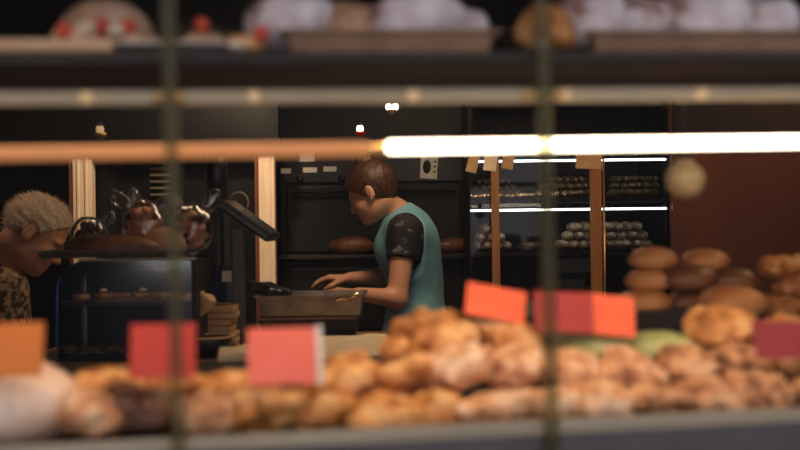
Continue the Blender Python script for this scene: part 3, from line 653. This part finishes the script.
# round wooden board leaning, bags of snacks
p = at(162, 240, 3.17)
o = obj('round_board', lathe([(0, -.006), (.067, -.006), (.070, 0), (.067, .006), (0, .006)], 36), 'brown_wood', None, (p.x, 3.175, zt + .026), (R(68), 0, 0)); tag(o, 'round brown wooden board leaning in front of the snack bags', 'board')
NB = fat(91, .012, .010, .010, .001, 200, name='praline', h=.003)
def snack_bag(px, py, Y, rx, rz, tufts, mats, label, nl, seed, n=20):
    p = at(px, py, Y); z0 = zt + .006; cz_ = z0 + rz * .96
    t = thing('snack_bag', label, 'bag', (p.x, Y, z0))
    def f(P): return smax(ell(P, (0, 0, rz * .96), (rx, rx * .75, rz)) + wob(P, 90, seed) * .005, .001 - P[2], .008)
    obj('film', net(f, (-rx - .02, -rx, -.01), (rx + .02, rx, rz * 2 + .02), .007, 'film'), 'film', t)
    for (ax, ay, az, ln) in tufts:
        o = obj('film_tuft', net(lambda P: ell(P, (0, 0, ln * .5), (ln * .34, .012, ln * .6)) + wob(P, 130, seed + int(az * 99)) * .006, (-ln * .6, -.03, -ln * .3), (ln * .6, .03, ln * 1.3), .005, 'film_tuft'), 'film', t, (ax, 0, az), (0, ay, 0))
    rr = random.Random(seed); k = 0; pts = []
    while k < n:
        x, y, z = rr.uniform(-1, 1), rr.uniform(-1, .3), rr.uniform(-.7, .8)
        if x * x + y * y + z * z > .72: continue
        q = Vector((p.x + x * rx * .86, Y + y * rx * .62, cz_ + z * rz * .86))
        if any((q - w_).length < .013 for w_ in pts) and rr.random() < .9: continue
        pts.append(q); inst('praline', NB, mats[k % len(mats)], q, (rr.random() * 6, rr.random() * 6, 0), 1.35, nl, 'sweet', 'sweets: ' + nl); k += 1
snack_bag(144, 212, 3.235, .064, .084, [(-.045, -.7, .135, .065), (-.03, .0, .14, .05), (.035, .9, .13, .06)], ('nut_a', 'nut_b', 'nut_a'), 'tied cellophane bag of rosy pralines', 'rosy or tan praline inside the left tied cellophane bag', 5, 44)
snack_bag(190, 213, 3.245, .066, .080, [(-.03, -.3, .135, .05), (.04, .6, .13, .065)], ('nut_a', 'nut_c', 'nut_b'), 'cellophane bag of dark and rosy pralines right of the rosy one', 'praline inside the right cellophane bag beside the black grinder', 6, 44)
snack_bag(89, 222, 3.22, .056, .060, [(.05, .5, .09, .045)], ('nut_c',), 'low cellophane bag of dark chocolates near the elderly man', 'dark chocolate in the low cellophane bag', 7, 18)

# black grinder with hopper
gx = at(203, 0, 3.55).x; t = thing('coffee_grinder', 'black grinder with a tall rounded hopper beside the snack bags', 'grinder', (gx, 3.58, ctz))
hz = lambda py: at(203, py, 3.55).z - ctz
obj('body', box(-.062, -.07, 0, .062, .09, hz(205), .02, seg=3), 'black_plastic', t)
for k in range(4): obj('rib', box(-.05, -.076, hz(216 + k * 13), .05, -.068, hz(211 + k * 13), .003), 'navy', t)
h_ = obj('hopper', lathe([(0, hz(205)), (.034, hz(205)), (.036, hz(170)), (.034, hz(160)), (.026, hz(155.5)), (0, hz(154.5))], 24), 'black_plastic', t, (.028, .02, 0))
obj('rim', tube([(.030 - .036 * math.cos(a), .02 - .012, hz(175) + (hz(155) - hz(175)) * math.sin(a)) for a in [math.pi * k / 12 for k in range(8)]], .0025, 6), 'steel', t)
# sales screen on a pole
pp = at(238, 225, 3.34); t = thing('sales_screen', 'black tilted screen on a pole beside the trays', 'screen', (pp.x, 3.34, ctz))
s3 = 3.34 / F
obj('base', lathe([(0, 0), (.045, 0), (.045, .008), (.03, .016), (0, .016)], 28), 'black_metal', t)
obj('pole', box(-.019, -.016, .01, .019, .016, at(238, 228, 3.34).z - ctz, .004), 'pole_grey', t)
q = at(248, 220, 3.34); sc_ = obj('screen', box(-.094, -.13, -.016, .094, .13, .012, .008), 'black_plastic', t, (q.x - pp.x, .04, q.z - ctz), (0, R(36), 0))
obj('glass_face', box(-.086, -.12, .011, .086, .12, .0135), 'navy', sc_)
obj('cable_loop', tube([(q.x - pp.x - .045 + .029 * math.cos(a), .12, q.z - ctz + .055 + .032 * math.sin(a)) for a in [2 * math.pi * k / 24 for k in range(25)]], .0035, 8), 'frost', t)
# blue pack
p = at(223, 0, 3.42); bp = thing('blue_pack', 'dark blue packet with a white label by the screen pole', 'packet', (p.x, 3.46, ctz))
ph = at(223, 264, 3.42).z - ctz
obj('packet', net(lambda P: smax(ell(P, (0, 0, ph * .5), (.05, .035, ph * .62)) + wob(P, 80, 3) * .004, np.maximum(-P[2], P[2] - ph), .01), (-.06, -.05, -.01), (.06, .05, ph + .02), .007, 'packet'), 'blue_pack', bp)
obj('white_label', box(-.014, -.037, ph - .055, .016, -.034, ph - .022), 'paper_white', bp, (0, .002, 0))
# stack of kraft bags left of the pole
sx0, sx1 = at(194, 0, 3.28).x, at(233, 0, 3.28).x; zt2 = at(214, 304, 3.28).z
for k in range(7):
    z = ctz + (zt2 - ctz) * k / 7
    o = obj('paper_bag', box(-(sx1 - sx0) / 2, -.09, 0, (sx1 - sx0) / 2, .09, (zt2 - ctz) / 7 - .003, .002), 'kraft', None, ((sx0 + sx1) / 2 + rs_.uniform(-.008, .008), 3.30, z), (0, R(rs_.uniform(0, 1.5)), rs_.uniform(-.06, .06)))
    tag(o, 'folded brown paper bag in the stack left of the screen pole, %s from the bottom' % ('lowest', 'second', 'third', 'fourth', 'fifth', 'sixth', 'topmost')[k] if k not in (0, 6) else ('lowest folded brown paper bag in the stack by the screen pole', 'topmost folded brown paper bag in the stack by the screen pole')[k // 6], 'paper bag', 'paper bags by the screen pole')
# crumpled wrapping beside stack
o = obj('crumpled_paper', net(lambda P: ell(P, (0, 0, 0), (.055, .03, .035)) + wob(P, 130, 8) * .014 + wob(P, 300, 9) * .007, (-.08, -.05, -.05), (.08, .05, .06), .005, 'crumpled'), 'kraft', None, (at(192, 0, 3.12).x, 3.12, ctz + .12), (0, R(-25), 0)); tag(o, 'crumpled pale paper beside the glass case', 'paper')
o.location.z = at(196, 306, 3.12).z
# black bowl with pale rim
p = at(208, 362, 3.08); t = thing('black_bowl', 'black bowl with a pale rim in front of the paper bags', 'bowl', (p.x, 3.10, ctz))
bh = .055
obj('bowl', lathe([(0, 0), (.03, 0), (.058, .03), (.066, bh), (.062, bh), (.054, .03), (.03, .005), (0, .005)], 32), 'black_plastic', t)
obj('rim', lathe([(.0655, bh - .003), (.070, bh - .001), (.070, bh + .003), (.0615, bh + .003), (.0615, bh)], 32), 'light_wood', t)
# trays stack
def ctray(xa, xb, ybase, ytop, Y, d_, m, label, rz=0):
    a, b = at(xa, 0, Y).x, at(xb, 0, Y).x; z0 = at((xa + xb) / 2, ybase, Y).z; h_ = at((xa + xb) / 2, ytop, Y).z - z0
    o = obj('baking_tray', tray_mesh(b - a - .024, d_, h_), m, None, ((a + b) / 2, Y + d_ / 2, z0), (0, 0, rz)); tag(o, label, 'tray', 'trays stacked on the counter'); return o, z0, h_
zA = ctz + .012
pa, pb = at(230, 0, 3.0).x, at(382, 0, 3.0).x
def wavy(w_, d_, amp, seed, drop=0, n=18):
    bm = bmesh.new(); rr = np.random.RandomState(seed); ph_ = rr.rand(4) * 6; V = []
    for j in range(n + 1):
        row = []
        for i in range(n + 1):
            x = (i / n - .5) * w_; y = (j / n - .5) * d_
            z = amp * (math.sin(x * 31 + ph_[0]) * math.cos(y * 27 + ph_[1]) + .5 * math.sin(x * 63 + y * 40 + ph_[2]))
            if drop and j < n * .3: z -= drop * (1 - j / (n * .3)) ** 1.2; y += (1 - j / (n * .3)) * d_ * .12
            row.append(bm.verts.new((x, y, z)))
        V.append(row)
    for j in range(n):
        for i in range(n): bm.faces.new((V[j][i], V[j][i + 1], V[j + 1][i + 1], V[j + 1][i]))
    for f in bm.faces: f.smooth = True
    return bm
for k in range(4):
    o = obj('parchment_sheet', wavy(pb - pa - .02 * k, .58, .002, k), 'parch', None, ((pa + pb) / 2 + .012 * k, 3.08, ctz + .006 + .008 * k), (0, 0, (-.06, .05, -.02, .03)[k])); o.modifiers.new('s', 'SOLIDIFY').thickness = .0015
    tag(o, ('lowest sheet of baking parchment under the stacked trays', 'second sheet of baking parchment from the bottom, under the trays', 'third sheet of baking parchment from the bottom, under the trays', 'top sheet of baking parchment under the stacked trays')[k], 'parchment', 'parchment under the trays')
o = obj('parchment_sheet', wavy(.13, .24, .004, 9, .17), 'parch', None, (at(238, 0, 2.8).x, 2.84, ctz + .046), (0, 0, .1)); o.modifiers.new('s', 'SOLIDIFY').thickness = .0015
tag(o, 'pale parchment corner hanging down over the counter edge', 'parchment')
ta, zz1, h1 = ctray(252, 357, 336, 321, 3.36, .26, 'black_metal', 'black shallow tray, lower one of the stacked pair')
obj('board_edge', box(-.15, -.13, 0, .15, .13, .010, .002), 'brown_wood', None, (ta.location.x, ta.location.y - .004, zz1 + h1 + .002)); tag(bpy.context.scene.objects[-1], 'brown board between the two stacked trays', 'board') if False else None
bo = C.objects[-1]; bo.name = 'wooden_board'; tag(bo, 'brown wooden board between the two stacked trays', 'board')
ta2, zz2, h2 = ctray(250, 362, 316, 296, 3.36, .26, 'tray_metal', 'deep worn metal tray on top of the stack by the woman')
o = obj('foil_scrap', net(lambda P: ell(P, (0, 0, 0), (.034, .02, .012)) + wob(P, 160, 4) * .008, (-.05, -.035, -.03), (.05, .035, .03), .004, 'foil'), 'foil', None, (at(345, 0, 3.37).x, 3.365, at(345, 297, 3.37).z), (0, R(-15), 0)); tag(o, 'crinkled foil scrap on the right corner of the upper tray', 'foil')
o = obj('black_sack', net(lambda P: ell(P, (0, 0, 0), (.075, .05, .022)) + wob(P, 70, 6) * .008, (-.1, -.07, -.04), (.1, .07, .05), .006, 'sack'), 'black_plastic', None, (at(266, 0, 3.5).x, 3.49, at(266, 290, 3.5).z), (0, R(8), 0)); tag(o, 'black crumpled plastic sack lying in the upper tray', 'sack')

# ------------------------------------------------------------------ people
def tri(v): return np.array([v.x, v.y, v.z], dtype=np.float32)
class Head:
    def __init__(s, O, yaw, pitch, rollz, sc, mirror=1):
        # local axes: f forward, s to its left, u up
        Mx = Matrix.Rotation(yaw, 3, 'Z') @ Matrix.Rotation(pitch, 3, 'Y') @ Matrix.Rotation(rollz, 3, 'X')
        s.f, s.s, s.u = (tri(Mx @ Vector(a)) for a in ((1, 0, 0), (0, 1, 0), (0, 0, 1))); s.O = tri(O); s.k = sc
    def loc(s, P):
        d = [P[i] - s.O[i] for i in range(3)]
        return [(d[0] * a[0] + d[1] * a[1] + d[2] * a[2]) / s.k for a in (s.f, s.s, s.u)]
    def pt(s, f, l, u): return s.O + (s.f * f + s.s * l + s.u * u) * s.k
    def skull(s, q): return smin(ell(q, (-.012, 0, .035), (.097, .075, .085)), ell(q, (.03, 0, -.03), (.062, .056, .08)), .03)
    def sdf(s, P, man=False):
        q = s.loc(P); d = s.skull(q)
        d = smin(d, ell(q, (.070, 0, -.092), (.022, .026, .018)), .025)          # chin
        d = smin(d, ell(q, (.01, 0, -.065), (.065, .05 + .005 * man, .035)), .03)        # jaw
        for sd in (1, -1):
            d = smin(d, ell(q, (.055, sd * .038, -.028), (.03, .024, .024)), .02)   # cheek
            d = smin(d, ell(q, (.080, sd * .028, .024), (.014, .026, .009)), .014)  # brow
            d = smax(d, -ell(q, (.096, sd * .031, .004), (.018, .019, .013)), .012) # eye socket
            d = smin(d, ell(q, (.074, sd * .031, .003), (.0145, .0155, .012)), .004)   # eyelid
            d = smin(d, smax(ell(q, (-.012, sd * .079, -.004), (.019, .011, .033)), -ell(q, (-.004, sd * .092, .0), (.010, .008, .020)), .006), .007)  # ear
        d = smin(d, cone(q, (.086, 0, .012), (.108, 0, -.026), .008, .0125), .012)   # nose
        for sd in (1, -1): d = smin(d, ell(q, (.097, sd * .011, -.031), (.010, .008, .008)), .008)
        d = smin(d, ell(q, (.086, 0, -.052), (.012, .024, .006)), .008); d = smin(d, ell(q, (.084, 0, -.064), (.012, .021, .007)), .008)
        d = smax(d, -ell(q, (.098, 0, -.058), (.009, .022, .0018)), .004)
        return d * s.k
def hand(P, wrist, direc, palmn, side, curl, k=1.0):
    """palm + four fingers + thumb; direc along fingers, palmn palm normal (towards the held thing), side towards the thumb"""
    D, N, S = [np.array(v, dtype=np.float32) / np.linalg.norm(v) for v in (direc, palmn, side)]
    wrist = np.array(wrist, dtype=np.float32); d = None
    def pt(a, b, c): return wrist + (D * a + N * c + S * b) * k
    pieces = []
    for j, (off, ln) in enumerate(((.030, .068), (.010, .076), (-.010, .070), (-.029, .056))):
        pieces.append((pt(.015, off * .5, 0), pt(.085, off, 0), .015 * k, .0125 * k))
        a = pt(.085, off, 0); ang = 0; L_ = ln * np.array([.45, .32, .23])
        pos = np.array([.085, off, 0.0])
        for m_ in range(3):
            ang += curl * (1, 1.2, .8)[m_] * (1 + .12 * j); q = pos + np.array([math.cos(ang), .06 * (off / .03), math.sin(ang)]) * L_[m_]
            pieces.append((pt(*pos), pt(*q), (.0098 - .0009 * m_) * k, (.0090 - .0009 * m_) * k)); pos = q
    t0, t1, t2, t3 = pt(.02, .018, .004), pt(.05, .045, .018), pt(.075, .055, .034), pt(.095, .052, .045)
    pieces += [(t0, t1, .014 * k, .0115 * k), (t1, t2, .0112 * k, .0100 * k), (t2, t3, .0100 * k, .0080 * k)]
    for a, b, r1, r2 in pieces:
        e = cone(P, a, b, r1, r2); d = e if d is None else smin(d, e, .006)
    return d
def PX(px, py, Y): return tri(at(px, py, Y))

# ---- the woman: faces left, bent over the trays
HW = Head(at(372, 193, 4.06), R(180 - 14), R(29), 0, .87)
nb = PX(397, 212, 4.10)
shL, shR = PX(405, 231, 3.965), PX(400, 229, 4.26)
elL, wrL = PX(397, 299, 3.90), PX(359, 294, 3.84)
elR, wrR = PX(385, 278, 4.30), PX(351, 278, 4.12)
chest, waist, pelv = PX(409, 246, 4.11), PX(415, 288, 4.13), PX(417, 335, 4.14)
def w_torso(P):
    d = ell([P[i] for i in range(3)], chest, (.098, .155, .118))
    d = smin(d, ell(P, waist, (.092, .13, .13)), .07); d = smin(d, ell(P, pelv, (.108, .165, .13)), .07)
    d = smin(d, cone(P, shL, shR, .048, .048), .06)
    d = smin(d, ell(P, PX(390, 250, 4.04), (.045, .05, .05)), .04); d = smin(d, ell(P, PX(390, 250, 4.18), (.045, .05, .05)), .04)
    d = smin(d, cone(P, PX(415, 237, 4.1), nb, .046, .040), .05)
    return d
def w_arms(P): return np.minimum(smin(cone(P, shL, elL, .046, .036), cone(P, elL, wrL, .036, .023), .02), smin(cone(P, shR, elR, .046, .036), cone(P, elR, wrR, .036, .023), .02))
def w_body(P):
    d = smin(w_torso(P), w_arms(P), .025)
    d = smin(d, cone(P, nb, HW.pt(-.03, 0, -.05), .044, .042), .03)
    d = smin(d, HW.sdf(P), .012)
    d = smin(d, hand(P, wrL, (-1, .15, .10), (-.1, .25, -1), (.1, 1, .1), .30, .95), .012)
    d = smin(d, hand(P, wrR, (-1, -.12, .02), (-.1, -.1, -1), (.05, -1, .1), .28, .95), .012)
    return d
lo = tuple(PX(305, 350, 4.1) - np.array([0, .34, 0])); hi = tuple(PX(450, 148, 4.1) + np.array([0, .34, 0]))
wm = thing('person', 'woman in a teal apron over a black floral shirt, bent over trays', 'person', tuple(at(415, 225, 4.12).xy) + (0,))
inv = Matrix.Translation(-wm.location)
def pobj(name, me, m, root): me.transform(Matrix.Translation(-root.location)); return obj(name, me, m, root)
pobj('body', net(w_body, lo, hi, .0062, 'body'), 'skin_w', wm)
def w_shirt(P):
    t = smin(w_torso(P), np.minimum(cone(P, shL, elL, .052, .044), cone(P, shR, elR, .052, .044)), .03) - .006 + wob(P, 60, 2) * .002
    # sleeves end above the elbow; neckline below the nape
    for a, b in ((shL, elL), (shR, elR)):
        n = (b - a) / np.linalg.norm(b - a); c = a + (b - a) * .42
        side = (P[0] - c[0]) * n[0] + (P[1] - c[1]) * n[1] + (P[2] - c[2]) * n[2]
        near = cone(P, a, b, .085, .085); t = np.where((side > 0) & (near < 0) & (w_torso(P) > .004), np.maximum(t, side), t)
    c = nb + np.array([-.02, 0, .004]); n = np.array([-.5, 0, .87])
    t = np.where(cone(P, nb, HW.pt(-.03, 0, -.055), .11, .11) < 0, smax(t, (P[0] - c[0]) * n[0] + (P[2] - c[2]) * n[2], .004), t)
    return t
pobj('shirt', net(w_shirt, lo, hi, .0062, 'shirt'), 'floral', wm)
def w_apron(P):
    t = w_torso(P) - .015 + wob(P, 34, 3) * .004
    for a in (shL, shR):
        sgn = -1 if a is shL else 1
        arm = cone(P, a + np.array([.002, sgn * .05, .012]), a + np.array([.022, sgn * .05, -.125]), .070, .062)
        t = smax(t, -arm, .008)
    c = nb + np.array([-.03, 0, -.012]); n = np.array([-.55, 0, .83])
    t = smax(t, (P[0] - c[0]) * n[0] + (P[2] - c[2]) * n[2], .006)
    return t
lo2 = (lo[0], lo[1], .55)
def w_skirt(P):
    s = np.clip((pelv[2] - P[2]) / .4, 0, 1); e = np.sqrt(((P[0] - pelv[0]) / (.122 + .03 * s)) ** 2 + ((P[1] - pelv[1]) / (.18 + .03 * s)) ** 2) - 1
    return np.maximum(np.maximum(e * .12 + .004 * np.sin(np.arctan2(P[1] - pelv[1], P[0] - pelv[0]) * 9), P[2] - pelv[2] - .02), .56 - P[2])
pobj('apron', net(lambda P: smin(w_apron(P), w_skirt(P), .03), lo2, (hi[0], hi[1], 1.45), .0068, 'apron'), 'teal', wm)
def w_hair(P):
    q = HW.loc(P); f, l, u = q
    d = HW.skull(q) - .014 + .0008 * np.sin(l * 420 + u * 120) + wob(q, 120, 5) * .002
    d = smin(d, ell(q, (-.066, 0, -.02), (.036, .052, .048)), .02)
    line = np.where(f > .02, (f - .02) * 1.15 - .006, -.005 + (f - .02) * .82)
    d = smax(d, line - u, .010)
    d = smax(d, -(ell(q, (-.010, .085, -.004), (.022, .03, .034))), .004); d = smax(d, -(ell(q, (-.010, -.085, -.004), (.022, .03, .034))), .004)
    bun = ell(q, (-.036, 0, .143), (.038, .036, .030)) + .003 * np.sin(f * 220 + u * 160) + wob(q, 160, 9) * .004
    d = smin(d, bun, .016)
    return d * HW.k
pobj('hair', net(w_hair, tuple(HW.O - .2), tuple(HW.O + .22), .0045, 'hair'), 'hair_w', wm)
for sd in (1, -1):
    e = HW.pt(.0755, sd * .031, .003); obj('eye', lathe([(0, -.009), (.0065, -.0065), (.009, 0), (.0065, .0065), (0, .009)], 12), 'eye', wm, Vector(e) - wm.location)
e = HW.pt(-.008, .090, -.033); obj('earring', lathe([(0, -.004), (.003, -.003), (.004, 0), (.003, .003), (0, .004)], 10), 'earring', wm, Vector(e) - wm.location)
def legs(P, pv, dy, top):
    d = np.minimum(cone(P, (pv[0], pv[1] - dy, top), (pv[0] + .01, pv[1] - dy, .5), .085, .06), cone(P, (pv[0] + .01, pv[1] - dy, .5), (pv[0] + .03, pv[1] - dy, .09), .06, .042))
    return np.minimum(d, np.minimum(cone(P, (pv[0], pv[1] + dy, top), (pv[0] + .01, pv[1] + dy, .5), .085, .06), cone(P, (pv[0] + .01, pv[1] + dy, .5), (pv[0] + .03, pv[1] + dy, .09), .06, .042)))
def legmesh(pv, dx, dy, top, toe): return net(lambda P: np.maximum(smin(legs(P, pv, dy, top), np.minimum(*[cone(P, (pv[0] + .03, pv[1] + k * dy, .045), (pv[0] + .03 + toe, pv[1] + k * dy, .035), .045, .035) for k in (1, -1)]), .02), .0 - P[2]), (pv[0] - .3, pv[1] - .25, -.02), (pv[0] + .3, pv[1] + .25, top + .09), .014, 'trousers')
pobj('trousers', legmesh(pelv, 0, .085, .80, -.16), 'trouser', wm)

# ---- the elderly man at the left, profile to the right
HM = Head(at(35, 235, 3.82), R(10), R(38), R(-4), 1.06)
mnb = PX(8, 259, 3.86)
mS1, mS2 = PX(4, 292, 3.66), PX(6, 288, 4.08)
mch, mpel = PX(-10, 340, 3.88), PX(-40, 430, 3.9)
mE1, mW1 = PX(2, 390, 3.62), PX(46, 372, 3.60)
mE2, mW2 = PX(6, 388, 4.10), PX(50, 372, 4.02)
def m_torso(P):
    d = ell(P, mch, (.13, .20, .20)); d = smin(d, ell(P, PX(-34, 392, 3.89), (.135, .18, .16)), .08); d = smin(d, ell(P, mpel, (.125, .175, .14)), .07)
    d = smin(d, cone(P, mS1, mS2, .06, .06), .07); d = smin(d, cone(P, PX(-10, 276, 3.87), mnb, .088, .062), .05); return d
def m_arm(P, g=0): return np.minimum(smin(cone(P, mS1, mE1, .056 + g, .045 + g), cone(P, mE1, mW1, .043 + g, .028 + g), .02), smin(cone(P, mS2, mE2, .056 + g, .045 + g), cone(P, mE2, mW2, .043 + g, .028 + g), .02))
def m_body(P):
    d = smin(m_torso(P), m_arm(P), .03); d = smin(d, cone(P, mnb, HM.pt(-.035, 0, -.055), .062, .058), .03); d = smin(d, HM.sdf(P, True), .012)
    d = smin(d, hand(P, mW1, (1, .1, -.1), (.1, .1, -1), (0, 1, .1), .25, 1.05), .012); d = smin(d, hand(P, mW2, (1, -.1, -.1), (.1, -.1, -1), (0, -1, .1), .25, 1.05), .012)
    return d
mlo = tuple(PX(-90, 440, 3.86) - np.array([0, .38, 0])); mhi = tuple(PX(92, 180, 3.86) + np.array([0, .38, 0]))
mn = thing('person', 'elderly white haired man in a brown patterned shirt at the left', 'person', tuple(at(-30, 225, 3.88).xy) + (0,))
pobj('body', net(m_body, mlo, mhi, .0068, 'body'), 'skin_m', mn)
def m_shirt(P):
    t = smin(m_torso(P), m_arm(P, .010), .03) - .010 + wob(P, 42, 4) * .004
    for a, b in ((mE1, mW1), (mE2, mW2)):
        n = (b - a) / np.linalg.norm(b - a); c = a + (b - a) * .82
        side = (P[0] - c[0]) * n[0] + (P[1] - c[1]) * n[1] + (P[2] - c[2]) * n[2]; t = np.where(cone(P, a, b + n * .25, .09, .09) < 0, np.maximum(t, side), t)
    nn = HM.pt(-.035, 0, -.055) - mnb; nn = nn / np.linalg.norm(nn); c = mnb + nn * .015
    s = (P[0] - c[0]) * nn[0] + (P[1] - c[1]) * nn[1] + (P[2] - c[2]) * nn[2]
    t = np.where(cone(P, mnb, HM.pt(-.035, 0, -.055), .10, .10) < 0, smax(t, s, .004), t)
    col = np.maximum(np.abs(cone(P, mnb - nn * .02, mnb + nn * .03, .072, .066)) - .005, np.maximum(s - .022, -.03 - s))   # collar
    return np.minimum(t, col)
pobj('shirt', net(m_shirt, mlo, mhi, .0068, 'shirt'), 'shirt_m', mn)
def m_hair(P):
    q = HM.loc(P); f, l, u = q
    d = HM.skull(q) - .011 + wob(q, 150, 5) * .004 + wob(q, 320, 6) * .0025
    line = np.where(f > .01, (f - .01) * 1.2 + .006, np.where(f > -.035, .004 + (f - .01) * .2, -.005 + (f + .035) * .9))
    return smax(smax(d, line - u, .010), -np.minimum(ell(q, (-.010, .085, -.004), (.022, .03, .034)), ell(q, (-.010, -.085, -.004), (.022, .03, .034))), .004) * HM.k
hm_ = pobj('hair', net(m_hair, tuple(HM.O - .2), tuple(HM.O + .22), .0045, 'hair'), 'hair_m', mn)
bm = bmesh.new(); rr = random.Random(2); hv = [(v.co.copy(), v.normal.copy()) for v in hm_.data.vertices]
for k in range(1500):
    c, n = rr.choice(hv)
    fw = Vector(HM.f) * -.4 + Vector((0, 0, -.25)); d = (n * .8 + fw + Vector((rr.uniform(-.4, .4), rr.uniform(-.4, .4), rr.uniform(-.2, .5)))).normalized(); ln = rr.uniform(.012, .028)
    s = d.cross(Vector((rr.random(), rr.random(), rr.random()))).normalized() * .0011; s2 = d.cross(s).normalized() * .0011
    b = c - n * .003; a = [bm.verts.new(b + s), bm.verts.new(b - s * .5 + s2), bm.verts.new(b - s * .5 - s2)]; tp = bm.verts.new(b + d * ln - Vector((0, 0, ln * .15)))
    for i in range(3): bm.faces.new((a[i], a[(i + 1) % 3], tp))
st = obj('hair_strands', bm, 'hair_m', mn); st['kind'] = 'stuff'
for sd in (1, -1):
    e = HM.pt(.0755, sd * .031, .003); obj('eye', lathe([(0, -.009), (.0065, -.0065), (.009, 0), (.0065, .0065), (0, .009)], 12), 'eye', mn, Vector(e) - mn.location)
pobj('trousers', legmesh(mpel, 0, .095, .78, .17), 'trouser', mn)
